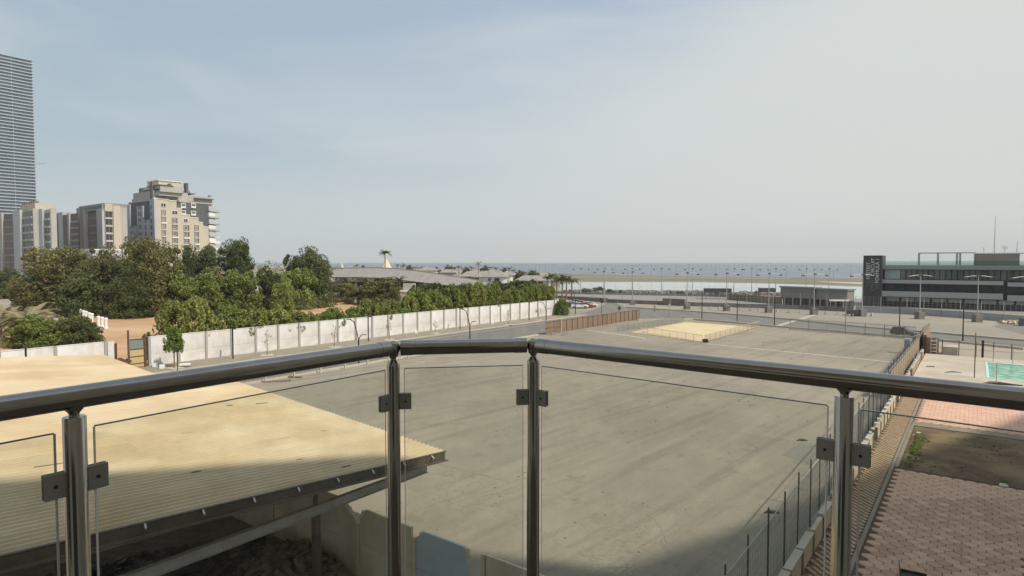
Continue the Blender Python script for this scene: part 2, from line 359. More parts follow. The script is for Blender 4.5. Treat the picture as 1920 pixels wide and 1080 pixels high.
def glassmat(name, tint=(.955,.975,.945), gl=.9, dusty=0):
    m = bpy.data.materials.new(name); m.use_nodes = True; T = m.node_tree; nd = T.nodes; L = T.links
    nd.remove(nd['Principled BSDF'])
    tr = nd.new('ShaderNodeBsdfTransparent'); tr.inputs[0].default_value = (*tint, 1)
    gs = nd.new('ShaderNodeBsdfGlossy'); gs.inputs['Roughness'].default_value = .03; gs.inputs[0].default_value = (gl, gl, gl, 1)
    fr = nd.new('ShaderNodeLayerWeight'); fr.inputs[0].default_value = .5
    pw = nd.new('ShaderNodeMath'); pw.operation = 'POWER'; pw.inputs[1].default_value = 5; L.new(fr.outputs['Facing'], pw.inputs[0])
    ma = nd.new('ShaderNodeMath'); ma.operation = 'MULTIPLY_ADD'; ma.inputs[1].default_value = .6; ma.inputs[2].default_value = .02; L.new(pw.outputs[0], ma.inputs[0])
    ms = nd.new('ShaderNodeMixShader'); L.new(ma.outputs[0], ms.inputs[0]); L.new(tr.outputs[0], ms.inputs[1]); L.new(gs.outputs[0], ms.inputs[2])
    if dusty:
        n = nd.new('ShaderNodeTexNoise'); n.inputs['Scale'].default_value = 7; n.inputs['Detail'].default_value = 8; n.inputs['Roughness'].default_value = .75
        tcn = nd.new('ShaderNodeTexCoord'); L.new(tcn.outputs['Object'], n.inputs['Vector'])
        r = nd.new('ShaderNodeMapRange'); r.inputs[1].default_value = .42; r.inputs[2].default_value = .8; r.inputs[3].default_value = .006; r.inputs[4].default_value = dusty; L.new(n.outputs[0], r.inputs[0])
        df = nd.new('ShaderNodeBsdfDiffuse'); df.inputs[0].default_value = (.6,.58,.5,1)
        m3 = nd.new('ShaderNodeMixShader'); L.new(r.outputs[0], m3.inputs[0]); L.new(ms.outputs[0], m3.inputs[1]); L.new(df.outputs[0], m3.inputs[2]); ms = m3
    L.new(ms.outputs[0], nd['Material Output'].inputs[0]); return m
M['glass'] = glassmat('balustrade_glass', dusty=.10)
M['glass_edge'] = mat('glass_edge', (.06,.10,.08), .15, spec=.8)
M['glass_rim'] = mat('bright_glass_edge', (.80,.80,.76), .3, spec=.8)
M['glass_para'] = glassmat('green_parapet_glass', (.80,.88,.85))

def watermat(name, col, rough, bscale, bstr, stretch=(1,1,1), col2=None, dist=.5):
    m = bpy.data.materials.new(name); m.use_nodes = True; T = m.node_tree; nd = T.nodes; L = T.links
    b = nd['Principled BSDF']; b.inputs['Base Color'].default_value = (*col, 1); b.inputs['Roughness'].default_value = rough; b.inputs['IOR'].default_value = 1.33
    t = nd.new('ShaderNodeTexCoord'); p = nd.new('ShaderNodeMapping'); p.inputs['Scale'].default_value = stretch; L.new(t.outputs['Object'], p.inputs[0])
    n = nd.new('ShaderNodeTexNoise'); n.inputs['Scale'].default_value = bscale; n.inputs['Detail'].default_value = 5; L.new(p.outputs[0], n.inputs['Vector'])
    bp = nd.new('ShaderNodeBump'); bp.inputs['Strength'].default_value = bstr; bp.inputs['Distance'].default_value = dist; L.new(n.outputs[0], bp.inputs['Height']); L.new(bp.outputs[0], b.inputs['Normal'])
    if col2:
        x = nd.new('ShaderNodeMix'); x.data_type = 'RGBA'; x.inputs[6].default_value = (*col, 1); x.inputs[7].default_value = (*col2, 1)
        r = nd.new('ShaderNodeMapRange'); r.inputs[1].default_value = .42; r.inputs[2].default_value = .62; L.new(n.outputs[0], r.inputs[0]); L.new(r.outputs[0], x.inputs[0]); L.new(x.outputs[2], b.inputs['Base Color'])
    return m
M['sea'] = watermat('sea_water', (.11,.14,.185), .35, .06, .8, (1,.35,1), (.17,.20,.25), 2.0)
M['lagoon'] = watermat('lagoon_water', (.42,.48,.46), .12, .2, .12)
M['poolwater'] = watermat('pool_water', (.13,.40,.25), .08, 1.1, .35, (1,1,1), (.36,.62,.45), .12)

# lot surface: swept dust in long strokes over old asphalt
def lotmat():
    m = bpy.data.materials.new('dusty_lot_asphalt'); m.use_nodes = True; T = m.node_tree; nd = T.nodes; L = T.links
    b = nd['Principled BSDF']; b.inputs['Roughness'].default_value = .93; b.inputs['Specular IOR Level'].default_value = .2
    t = nd.new('ShaderNodeTexCoord')
    def ns(sc, st, rot, det=6, ro=.6, dis=0):
        p = nd.new('ShaderNodeMapping'); p.inputs['Scale'].default_value = st
        p0 = nd.new('ShaderNodeMapping'); p0.inputs['Rotation'].default_value = (0,0,rot); L.new(t.outputs['Object'], p0.inputs[0]); L.new(p0.outputs[0], p.inputs[0])
        n = nd.new('ShaderNodeTexNoise'); n.inputs['Scale'].default_value = sc; n.inputs['Detail'].default_value = det; n.inputs['Roughness'].default_value = ro; n.inputs['Distortion'].default_value = dis
        L.new(p.outputs[0], n.inputs['Vector']); return n.outputs[0]
    def rng(s, a, bb, c=0, d=1):
        r = nd.new('ShaderNodeMapRange'); r.inputs[1].default_value = a; r.inputs[2].default_value = bb; r.inputs[3].default_value = c; r.inputs[4].default_value = d; L.new(s, r.inputs[0]); return r.outputs[0]
    def mixc(f, a, bb):
        x = nd.new('ShaderNodeMix'); x.data_type = 'RGBA'; L.new(f, x.inputs[0])
        for i, q in ((6, a), (7, bb)):
            if isinstance(q, tuple): x.inputs[i].default_value = (*q, 1)
            else: L.new(q, x.inputs[i])
        return x.outputs[2]
    c = mixc(rng(ns(.045,(1,1,1),0,8,.6,.4), .36, .64), (.215,.195,.155), (.32,.28,.215))
    c = mixc(rng(ns(.95,(1,.04,1),-PHI+radians(7),6,.65,.3),  .50, .66, 0, .55), c, (.14,.125,.10))
    c = mixc(rng(ns(.8,(1,.06,1),-PHI+radians(4),5,.6), .54, .74, 0, .38), c, (.40,.345,.265))
    c = mixc(rng(ns(.22,(1,.3,1),-PHI,8,.7,1.2), .56, .76, 0, .55), c, (.40,.345,.26))
    c = mixc(rng(ns(.5,(1,.6,1),.6,9,.72,.8), .58, .8, 0, .5), c, (.16,.145,.12))
    c = mixc(rng(ns(.13,(1,1,1),0,9,.75,.9), .52, .66, 0, .5), c, (.375,.32,.24))
    c = mixc(rng(ns(.9,(1,1,1),0,9,.8,.6), .58, .70, 0, .5), c, (.125,.11,.085))
    c = mixc(rng(ns(9,(1,1,1),0,6,.8), .35, .7, 0, .4), c, (.40,.35,.27))
    c = mixc(rng(ns(22,(1,1,1),0,3,.8), .58, .7, 0, .5), c, (.12,.105,.085))
    def iso(sc, wdt, det, dis, amt, col, st=(1,1,1)):
        nonlocal c
        q = ns(sc, st, .3, det, .6, dis)
        m1 = nd.new('ShaderNodeMath'); m1.operation = 'SUBTRACT'; m1.inputs[1].default_value = .5; L.new(q, m1.inputs[0])
        m2 = nd.new('ShaderNodeMath'); m2.operation = 'ABSOLUTE'; L.new(m1.outputs[0], m2.inputs[0])
        gate = rng(ns(.11,(1,1,1),1.1,4), .46, .6)
        f = rng(m2.outputs[0], 0, wdt, amt, 0); mm = nd.new('ShaderNodeMath'); mm.operation = 'MULTIPLY'; L.new(f, mm.inputs[0]); L.new(gate, mm.inputs[1])
        c = mixc(mm.outputs[0], c, col)
    iso(.16, .004, 6, .5, .55, (.10,.09,.07))
    iso(.42, .006, 5, .8, .5, (.12,.105,.085))
    v = nd.new('ShaderNodeTexVoronoi'); v.inputs['Scale'].default_value = .33; v.inputs['Randomness'].default_value = 1; L.new(t.outputs['Object'], v.inputs['Vector'])
    st_ = nd.new('ShaderNodeMath'); st_.operation = 'ADD'; L.new(v.outputs['Distance'], st_.inputs[0]); L.new(rng(ns(2.2,(1,1,1),0,6), .3, .7, -.18, .18), st_.inputs[1])
    c = mixc(rng(st_.outputs[0], .08, .20, .28, 0), c, (.14,.125,.10))
    L.new(c, b.inputs['Base Color'])
    bp = nd.new('ShaderNodeBump'); bp.inputs['Strength'].default_value = .35; bp.inputs['Distance'].default_value = .04
    L.new(ns(3,(1,1,1),0,8), bp.inputs['Height']); L.new(bp.outputs[0], b.inputs['Normal']); return m
M['lot'] = lotmat()

# ------------------------------------------------------------------ the ground and the setting
def structure(name, mb, m, **k):
    o = mb.build(name, m, **k); o['kind'] = 'structure'; return o
def gridpoly(pts): return [w(*p)[:2] for p in pts]
def pixpoly(pts, z=0.0): return [g(x, y, z)[:2] for x, y in pts]

structure('ground', MB('world').sheet([(-7000,-300),(7000,-300),(7000,9000),(-7000,9000)], 0), M['ground'])
structure('compound_ground', MB('grid').sheet([(-75.2,6),(-75.2,117.5),(-190,117.5),(-190,6)], .004), M['orange_sand'])
structure('parking_lot', MB('world').sheet(gridpoly([(-56.6,8),(-56.6,119)])+pixpoly([(1300,600),(1450,613),(1720,635)])+gridpoly([(-5.9,112),(-5.9,8)]), .012), M['lot'])
structure('street', MB('grid').sheet([(-69.6,2),(-56.9,2),(-56.9,121),(-69.6,150)], .008), M['road'])
# corniche road between its two kerbs
nearK = [(1196,601),(1300,600),(1375,606),(1450,613),(1585,624),(1720,635),(1920,656)]
farK = [(1175,577),(1300,585),(1395,592),(1482,600),(1625,615),(1737,624),(1920,640)]
structure('corniche_road', MB('world').sheet(pixpoly([(1085,590),(1120,578),(1145,564)]+farK[0:]+[(2200,664),(2200,690)]+nearK[::-1]+[(1150,604),(1050,614)]), .016), M['road'])
structure('race_track', MB('world').sheet(pixpoly([(1000,548),(1330,551),(1620,562),(2000,575),(2000,592),(1720,583),(1500,573),(1300,566),(1135,561),(1000,556)]), .008), M['track'])
structure('pavement', MB('grid').bx(-75.1,-69.9,8,120,0,.13), M['pave'])
def kerbline(name, pts, frame, wd, ht, m):
    k = MB(frame)
    for a, b in zip(pts[:-1], pts[1:]): k.beam((*a[:2], ht/2), (*b[:2], ht/2), wd, ht)
    return structure(name, k, m)
kerbline('street_kerb', [(-69.75,8),(-69.75,120)], 'grid', .28, .16, M['kerb'])
kerbline('lot_kerb', [(-56.75,14),(-56.75,82)], 'grid', .25, .22, M['kerb'])
kerbline('near_kerb', pixpoly(nearK), 'world', .4, .32, M['kerb'])
kerbline('far_kerb', pixpoly(farK+[(2100,655)]), 'world', .4, .3, M['kerb'])
kerbline('kerb_curve', pixpoly([(1052,613),(1100,606),(1150,597),(1196,591)]), 'world', .4, .3, M['kerb'])
structure('painted_line', MB('grid').bx(-67.6,-67.45,10,124,.010,.012), M['white_paint'])
def strip(name, a, b, wd, z, m):
    p = np.array(g(*a)[:2]); q = np.array(g(*b)[:2]); d = q-p; d /= np.linalg.norm(d); e = np.array([-d[1], d[0]])*wd/2
    return structure(name, MB('world').sheet([tuple(p+e), tuple(q+e), tuple(q-e), tuple(p-e)], z), m)
strip('painted_line', (1327,645), (1692,681), .42, .018, M['white_paint'])
strip('painted_line', (1100,619), (1165,628), .45, .018, M['white_paint'])
strip('painted_line', (1165,628), (1210,634), .6, .018, M['white_paint'])
strip('painted_line', (815,868), (960,905), .22, .018, M['pave'])
strip('drain_strip', (1455,612), (1535,588), .9, .022, M['kerb'])
structure('asphalt_patch', MB('world').sheet(pixpoly([(1465,853),(1502,829),(1552,840),(1520,872)]), .017), M['patch'])
structure('asphalt_patch', MB('world').sheet(pixpoly([(1860,612),(1900,603),(2000,612),(2000,640),(1935,632)]), .014), M['patch'])

# sea, strip of land, lagoon
structure('sea', MB('world').sheet(pixpoly([(560,499),(760,502.5),(900,505),(1050,511.5),(1180,516),(1320,518),(1480,519.5),(1615,521),(2300,528)])+[(6900,700),(6900,8980),(-6900,8980),(-6500,5200)], .03), M['sea'])
structure('headland_strip', MB('world').sheet(pixpoly([(1040,512),(1180,516.6),(1320,518.6),(1480,520),(1615,522),(2300,530),(2300,560),(1760,545),(1615,536),(1320,528),(1080,528),(1040,530)]), .02), M['strip_green'])
structure('sand_strip', MB('world').sheet(pixpoly([(1530,527.5),(1615,529.5),(1700,532),(1700,535.5),(1615,532.5),(1560,530)]), .024), M['kerb'])
structure('sand_strip', MB('world').sheet(pixpoly([(1060,518.6),(1320,520.6),(1480,521.6),(1480,523),(1320,522),(1060,519.8)]), .024), M['pave'])
structure('lagoon', MB('world').sheet(pixpoly([(1050,533),(1080,529.5),(1200,529.5),(1320,529.5),(1450,532),(1615,538),(1760,547),(1760,566),(1620,561),(1450,551),(1320,547),(1200,547),(1100,546),(1050,543)]), .028), M['lagoon'])

# ------------------------------------------------------------------ own building (casts the long shade)
sx, sy = sin(radians(SUN_AZ)), cos(radians(SUN_AZ)); TE = tan(radians(SUN_EL)); HB = 36.0
def caster(px, py, z):
    p = g(px, py, z); k = (HB-z)/TE; return (p[0]+sx*k, p[1]+sy*k)
c1 = caster(-60, 932, 5.0); c2 = caster(725, 840, 4.6); c3 = caster(1155, 1067, 0); c4 = caster(1440, 965, 0); c5 = caster(1640, 880, 0); c6 = caster(1930, 776, 0)
ob = thing('apartment_building', 'beige apartment block that carries the balcony and shades the yard', 'building', (0, -6, 0))
MB('world').prism([c1, c2, c3, c4, c5, c6, (c6[0]+20, c6[1]-20), (90,-40), (-16,-40), (-16,-2.6), (c1[0],-2.6)], 0, HB).build('wall', M['facade'], ob)
slab = MB('world')
for k in range(2, 11):
    if k != 3 and k*3.5 > 14: slab.bx(-15.5, -2.2, -2.55, -1.2, k*3.5-.2, k*3.5)
slab.build('balcony_slab', M['facade'], ob)
wn_ = MB('world').bx(-1.6, 1.3, -2.58, -2.53, 10.5, 12.9).mesh('balcony_door', M['glass_dark'], parent=ob)
inst('balcony_door', wn_, ob)
MB('world').bx(-12, -3.4, -2.58, -2.53, 11.0, 12.8).build('window', M['glass_dark'], ob)

# ------------------------------------------------------------------ balcony and its railing
RZ = EYE-.40; RR = .0345
rail_px = [(0,768), (138,745), (737,652.5), (1000,647), (1584,711.5), (1920,751)]
RP = [np.array(g(*p, RZ)) for p in rail_px]
A, B_, C_, Dd = RP[1:5]
R0 = A+(A-B_)/np.linalg.norm(A-B_)*1.6; R5 = Dd+(Dd-C_)/np.linalg.norm(Dd-C_)*1.9
FLZ = RZ-1.36
edge = [R0, A, B_, C_, Dd, R5]
def off(p, c=(0,-1.5)):
    d = np.array([p[0]-c[0], p[1]-c[1]]); d = d/np.linalg.norm(d)*.03; return (p[0]+d[0], p[1]+d[1])
structure('balcony_floor', MB('world').prism([off(p) for p in edge]+[(R5[0],-2.62),(R0[0],-2.62)], FLZ-.18, FLZ), M['floor_tile'])
rl = thing('balcony_railing', 'bronze steel balcony railing with round posts and clear glass panels', 'railing', (0, float(B_[1]), FLZ))
def seg(p, q, r, inset=.0):
    p = np.array(p); q = np.array(q); d = (q-p)/np.linalg.norm(q-p); return p+d*inset, q-d*inset
for p, q, ia, ib in ((R0,B_,0,.045),(B_,C_,.045,.045),(C_,R5,.045,0)):
    a, b = p, q; d = (q-p)/np.linalg.norm(q-p); a = p+d*ia; b = q-d*ib
    MB('world').tube([a, b], RR, 32).build('handrail', M['stainless'], rl, smooth=True)
    for e, sgn, use in ((a, 1, ia), (b, -1, ib)):
        if use:
            cdir = d*sgn
            MB('world').tube([e-cdir*.012, e-cdir*.010, e+cdir*.045, e+cdir*.047], [RR*.8, RR*1.045, RR*1.045, RR*.99], 32).build('end_collar', M['stainless'], rl, smooth=True)
for p in (B_, C_):
    prof = [(RR*.98*cos(t), RR*.98*sin(t)) for t in np.linspace(-pi/2, pi/2, 9)]
    MB('world').lathe(p, [(max(r, .001), z) for r, z in prof], 24).build('corner_ball', M['stainless'], rl, smooth=True)
PR = .0305
postsP = [R0, A, B_, C_, Dd, R5]
for p in postsP[1:5]:
    h = RZ-FLZ
    top = [(PR,h-.082),(PR*.93,h-.074),(PR*.6,h-.058),(.0145,h-.055)] if (p is B_ or p is C_) else [(PR,h-.059),(PR*.95,h-.057),(.0145,h-.0565)]
    MB('world').lathe((p[0], p[1], FLZ), [(PR,0)]+top+[(.0135,h-.050),(.0165,h-.043),(.025,h-.034),(.027,h-RR*.6)], 28).build('post', M['stainless'], rl, smooth=True)
    MB('world').lathe((p[0], p[1], FLZ), [(.055,0),(.055,.006),(.045,.012),(PR,.014)], 24).build('base_flange', M['stainless'], rl, smooth=True)
def panel(p, q, ga, gb):
    d = (q-p)/np.linalg.norm(q-p); a = p+d*ga; b = q-d*gb; nrm = np.array([-d[1], d[0], 0])
    zt = RZ-.098; zb = FLZ+.08; th = .008
    L = np.linalg.norm((b-a)[:2])
    m = MB('world'); m.wall([(0,zb-RZ),(L,zb-RZ),(L,zt-RZ),(0,zt-RZ)], a-nrm*th/2, d, (0,0,1), nrm*th)
    pn = m.build('glass_panel', M['glass'], rl)
    e = MB('world'); e.beam(a+np.array([0,0,zt-RZ+.002]), b+np.array([0,0,zt-RZ+.002]), th, .0035)
    e.build('polished_top_edge', M['glass_edge'], rl)
    for e0 in (a, b):
        x = MB('world'); sg = -1 if e0 is a else 1
        x.beam(e0+d*sg*.0015+np.array([0,0,zb-RZ]), e0+d*sg*.0015+np.array([0,0,zt-RZ]), .0022, th)
        x.build('polished_side_edge', M['glass_rim'], rl)
panel(R0, A, .02, .052); panel(A, B_, .052, .052); panel(B_, C_, .052, .052); panel(C_, Dd, .052, .052); panel(Dd, R5, .052, .02)
def clamp(p, d, zc):
    d = np.array([d[0], d[1], 0.]); d /= np.linalg.norm(d); nrm = np.array([-d[1], d[0], 0])
    c = p+d*(PR+.024); ang = atan2(d[1], d[0])
    m = MB('world')
    for sg in (-1, 1): m.box((c[0]+nrm[0]*sg*.0085, c[1]+nrm[1]*sg*.0085, RZ-zc), (.056, .007, .074), ang)
    o = m.build('glass_clamp', M['plate'], rl, bevel=.0015)
    s = MB('world'); s.tube([c+nrm*sg2*.0135+np.array([0,0,-zc]) for sg2 in (-1, 1)], .0055, 10); s.build('clamp_screw', M['black_metal'], rl)
for p, dirs in ((A, (R0-A, B_-A)), (B_, (A-B_, C_-B_)), (C_, (B_-C_, Dd-C_)), (Dd, (C_-Dd, R5-Dd))):
    for d in dirs: clamp(p, d, .25); clamp(p, d, 1.22)

# ------------------------------------------------------------------ corrugated shed roofs
def zr(n, s): return 4.0+.085*(18.7-s)+.058*(-17.7-n)
def roofmesh(n0, n1, s0, s1, dz=0, pitch=.26, amp=.062, th=.012):
    m = MB('grid'); prof = [(0,0),(.46,0),(.60,1),(.86,1)]; ns_ = []
    k = int(round((n0-n1)/pitch))
    for i in range(k):
        for f, a in prof: ns_.append((n0-(i+f)*pitch, a*amp))
    ns_.append((n0-k*pitch, 0)); vs = []; fs = []
    for n, a in ns_:
        for s in (s0, s1): z = zr(n, s)+a+dz; vs += [(n, s, z), (n, s, z-th)]
    K = len(ns_)-1
    for i in range(K):
        b = i*4; c = b+4; fs += [(b, b+2, c+2, c), (b+1, c+1, c+3, b+3), (b, c, c+1, b+1), (b+2, b+3, c+3, c+2)]
    return m.add(vs, fs+[(0,1,3,2), (K*4, K*4+2, K*4+3, K*4+1)])
def roof(parent, n0, n1, s0, s1, dz, m, wd=1.04, ln=9.3, seed=1):
    r_ = random.Random(seed); i = 0; n = n0
    while n-.3 > n1:
        e = max(n-wd, n1); s = s1; j = 0
        while s > s0:
            q = max(s-ln, s0); roofmesh(n, e, q-.12, s, dz+(i % 2)*.005+j*.004+r_.uniform(0,.003)).build('roof_sheet', m, parent); s = q; j += 1
        n -= wd; i += 1
sh = gthing('shed', 'open shed with dusty cream corrugated roof below the balcony', 'shed', -18.5, 17)
roof(sh, -17.7, -34.1, -9, 18.7, 0, M['roof'])
# gutter channel, its brackets, rafter and posts
gt = MB('grid')
def zf(s): return zr(-17.7, s)
gt.beam((-17.62,-9,zf(-9)-.17), (-17.62,18.6,zf(18.6)-.17), .05, .30)
gt.beam((-17.50,-9,zf(-9)-.31), (-17.50,18.6,zf(18.6)-.31), .2, .03)
gt.build('edge_beam', M['dark_steel'], sh)
MB('grid').beam((-17.66,-9,zf(-9)+.012), (-17.66,18.7,zf(18.7)+.012), .12, .03).build('edge_flashing', M['dark_steel'], sh)
bk = MB('grid').box((0,0,0),(.16,.05,.05))
for i in range(14):
    s = 17.8-i*1.55; MB('grid').beam((-17.60,s,zf(s)-.02), (-17.42,s-.05,zf(s)-.09), .05, .05).build('bracket', M['gal_steel'], sh)
bm = MB('grid'); zb_ = 3.2
bm.beam((-18.5,-6,zb_), (-18.5,18.4,zb_), .07, .34); bm.beam((-18.5,-6,zb_+.16), (-18.5,18.4,zb_+.16), .2, .025); bm.beam((-18.5,-6,zb_-.16), (-18.5,18.4,zb_-.16), .2, .025)
bm.build('girder', M['gal_steel'], sh)
for s in (13.6, 9.55, 5.5, 1.4): MB('grid').bx(-18.46,-18.44, s-.05, s+.05, zb_-.15, zb_+.15).build('stiffener', M['gal_steel'], sh)
for s in (12.9, 5.2, -2.5):
    MB('grid').bx(-18.62,-18.38, s-.11, s+.11, 0, zb_-.175).build('column', M['dark_steel'], sh)
    MB('grid').bx(-18.58,-18.44, s-.05, s+.05, zb_+.175, zr(-18.5, s)-.02).build('stub_column', M['dark_steel'], sh)
for s in (12.9, 5.2, -2.5): MB('grid').bx(-33.6,-33.4, s-.1, s+.1, 0, zr(-33.5, s)-.02).build('column', M['dark_steel'], sh)
for s in (17.9, 12.9, 9, 5.2, 1): MB('grid').beam((-17.8, s, zr(-17.8,s)-.13), (-34, s, zr(-34,s)-.13), .08, .16).build('purlin', M['dark_steel'], sh)
# leaves and sticks lying on the roof
TW = 0
for (px, py, L, a) in sorted(((342,818,.5,.2),(318,838,.35,0),(520,812,.6,.1),(600,790,.25,.4),(668,690,.3,0),(640,850,.4,.1),(425,760,.3,.2),(360,885,.3,.1),(715,853,.5,.1),(247,788,.9,.05),(480,752,.6,.1),(65,903,1.0,.1),(556,845,.25,0))):
    p = g(px, py, 5.0); q = np.array(p[:2]); n_, s_ = float(q@N), float(q@D)
    if -33.8 < n_ < -17.9 and s_ < 18.4:
        t_ = MB('grid').beam((n_, s_, zr(n_,s_)+.05), (n_+L*sin(a)*.3, s_+L, zr(n_,s_+L)+.05), .05, .02).build('fallen_twig', M['bark'])
        TW += 1; tag(t_, f'{ordn(TW)} dry twig from the left lying on the cream corrugated roof', 'twig', 'twigs scattered on the shed roof')
sh2 = gthing('shed', 'second sandy corrugated shed roof behind the handrail at far left', 'shed', -36, 12)
roof(sh2, -34.9, -46.4, -12, 16.0, -.12, M['roof'], seed=4)
MB('grid').beam((-46.5,-12,zr(-46.5,-12)-.2),(-46.5,15.9,zr(-46.5,15.9)-.2),.08,.2).build('edge_beam', M['dark_steel'], sh2)
for n in (-35.2,-46): 
    for s in (15.5, 8, 0): MB('grid').bx(n-.1,n+.1,s-.1,s+.1,0,zr(n,s)-.2).build('column', M['dark_steel'], sh2)

# grimy precast wall with broken panels, running under the shed
yw = gthing('yard_wall', 'grimy precast wall with jagged broken tops beside the shed', 'wall', -12, 17.6)
WS = 14.75; HT = 2.68
def jag(x0, x1, z0, z1, k, amp=.06):
    return [(x0+(x1-x0)*i/k+random.uniform(-amp, amp), z0+(z1-z0)*i/k+random.uniform(-amp, amp)) for i in range(1, k)]
runs = [(-10.0,-12.2,'full'), (-12.95,-15.35,'blue'), (-15.6,-18.4,'low_left'), (-18.65,-21.3,'notch'), (-21.5,-24.2,'notch2'), (-24.4,-27.1,'full'), (-27.3,-30,'full'), (-30.2,-33,'full')]
for n0_, n1_, kd in runs:
    L = n0_-n1_
    if kd == 'blue': prof = [(0,0),(L,0),(L,HT-.42)]+jag(L, L-.3, HT-.42, HT-.02, 4, .04)+[(L-.32,HT),(.2,HT),(.17,HT-.12),(.08,HT-.15),(.06,HT-.3),(0,HT-.5)]
    elif kd == 'low_left': prof = [(0,0),(L,0),(L,HT-.5)]+jag(L, L-.28, HT-.5, HT-.05, 4, .05)+[(L-.32,HT),(0,HT)]
    elif kd == 'notch': prof = [(0,0),(L,0),(L,HT+.12),(.85,HT+.12)]+jag(.8, .15, HT+.05, HT-.45, 8, .07)+[(0,HT-.5)]
    elif kd == 'notch2': prof = [(0,0),(L,0),(L,HT),(L*.6,HT)]+jag(L*.6, L*.3, HT-.05, HT-.3, 5, .06)+jag(L*.3, 0, HT-.25, HT, 4, .05)+[(0,HT)]
    else: prof = [(0,0),(L,0),(L,HT),(0,HT)]
    low = [(0,0),(L,0),(L,1.28),(0,1.28)]; mt = M['blue_grey'] if kd == 'blue' else M['grime']
    up = [(x, max(z, 1.3)) for x, z in prof]
    MB('grid').wall(low, (n0_, WS, 0), (-1,0,0), (0,0,1), (0,.09,0)).build('wall_panel', mt, yw)
    MB('grid').wall(up, (n0_, WS, 0), (-1,0,0), (0,0,1), (0,.09,0)).build('wall_panel', mt, yw)
    if kd != 'full':
        ch = MB('grid')
        for x, z in up:
            if 1.4 < z and .01 < x < L-.0 and abs(z-HT) > .03 and abs(z-HT-.12) > .03:
                for _ in range(3): ch.box((n0_-x+random.uniform(-.05,.05), WS+.045, z+random.uniform(-.03,.05)), (random.uniform(.05,.13), .1, random.uniform(.06,.14)), random.uniform(-.2,.2), 0, random.uniform(-.5,.5))
        ch.build('broken_edge', M['fresh_break'] if kd != 'blue' else M['grime'], yw)
    MB('grid').bx(n1_-.17, n1_-.03, WS-.03, WS+.13, 0, HT-(.62 if kd == 'low_left' else .0 if kd == 'full' else .3)).build('wall_post', M['grime'], yw)
structure('yard_floor', MB('grid').sheet([(-36,-10),(4,-10),(4,14.7),(-36,14.7)], .024), M['debris'])
structure('sunlit_yard_strip', MB('world').sheet(pixpoly([(100,1062),(150,1015),(400,955),(400,975)]), .03), M['kerb'])  # pale sheet whose colour imitates sunlight falling on the yard ground
# rubbish in the yard
db = MB('local')
for k in range(260):
    r = random.random()**.5*2.6; t = random.uniform(0, 2*pi); h_ = max(0, 1.0-r/2.8)*random.uniform(.2,.9)
    db.box((r*cos(t)*1.7, r*sin(t), h_), (random.uniform(.1,.7), random.uniform(.1,.5), random.uniform(.03,.2)), random.uniform(0,3), random.uniform(-.6,.6), random.uniform(-.6,.6))
o = db.build('rubbish_heap', M['tarp']); o.location = w(-24.5, 9.5); o.rotation_euler = (0,0,.4); tag(o, 'dark heap of rubbish and black sheeting under the shed roof', 'rubbish', kind='stuff')
o = db.build('rubbish_heap', M['debris']); o.location = w(-20.8, 13.2); o.rotation_euler = (0,0,1.3); o.scale = (.8,.8,1.1); tag(o, 'dark mound of weeds and rubble against the grimy wall', 'rubbish', kind='stuff')
ty = MB('local')
for z in (0,.26,.52): ty.tube([( .34*cos(t), .34*sin(t), z+.13) for t in np.linspace(0, 2*pi, 17)], .12, 8)
tyo = ty.build('tyre_stack', M['rubber'], smooth=True); tyo.location = w(-23.6,13.5); tag(tyo, 'short stack of black tyres behind the steel girder', 'tyres')
cb = MB('local').wall([(0,0),(1.5,0),(1.5,.5),(1.1,.62),(0,.62)], (0,0,0), (1,0,0), (0,0,1), (0,.9,0)).build('timber_crate', M['timber']); cb.location = w(-22.2,5.6,.03); cb.rotation_euler=(0,0,.5); tag(cb, 'low tan timber box at the bottom left under the shed', 'crate')

# ------------------------------------------------------------------ white compound wall, gate
WN = -75.2
def compound_wall(name, label, s0, s1, h, n_b):
    t = gthing(name, label, 'wall', WN, (s0+s1)/2)
    L = (s1-s0)/n_b
    lo = MB('local').bx(-.05,.05,.10,L-.10,0,h*.42-.012).mesh('lower_slab', M['white_wall'])
    up = MB('local').bx(-.05,.05,.10,L-.10,h*.42+.012,h).mesh('upper_slab', M['white_wall'])
    ps = MB('local').bx(-.10,.22,-.13,.13,0,h+.06).mesh('wall_post', M['wall_post'])
    cp = MB('local').bx(-.09,.09,.11,L-.11,h+.002,h+.07).mesh('coping', M['white_wall'])
    for i in range(n_b):
        y = s0+i*L-(s0+s1)/2
        dz = random.uniform(-.03,.03)
        inst('lower_slab', lo, t, (random.uniform(-.01,.01), y, 0)); inst('upper_slab', up, t, (random.uniform(-.015,.015), y, 0))
        inst('coping', cp, t, (0, y, 0)); inst('wall_post', ps, t, (0, y, 0))
    inst('wall_post', ps, t, (0, s1-(s0+s1)/2, 0)); return t
compound_wall('compound_wall', 'long white precast compound wall running along the street under the hedge', 30.6, 118.2, 3.42, 27)
compound_wall('compound_wall', 'short white compound wall left of the entrance gate', 8.0, 26.2, 3.3, 4)
MB('grid').bx(-75.1,-74.9,26.35,26.95,0,3.35).build('gate_pier', M['white_wall']); 
gp = [o for o in COL.objects if o.name == 'gate_pier'][0]; tag(gp, 'white pier closing the wall at the left side of the gate', 'pier')
gt_ = gthing('compound_gate', 'rusty brown gate leaf with ochre sheet standing in the white wall', 'gate', -75.1, 29)
MB('grid').tube([(-75.0,28.4,0),(-75.0,28.4,4.4)], .11, 8).build('gate_post', M['brown_metal'], gt_)
MB('grid').bx(-75.08,-74.9,30.0,30.22,0,3.5).build('gate_post', M['brown_metal'], gt_)
MB('grid').bx(-75.05,-75.0,28.55,29.95,.2,2.2).build('gate_sheet', M['yellow'], gt_)
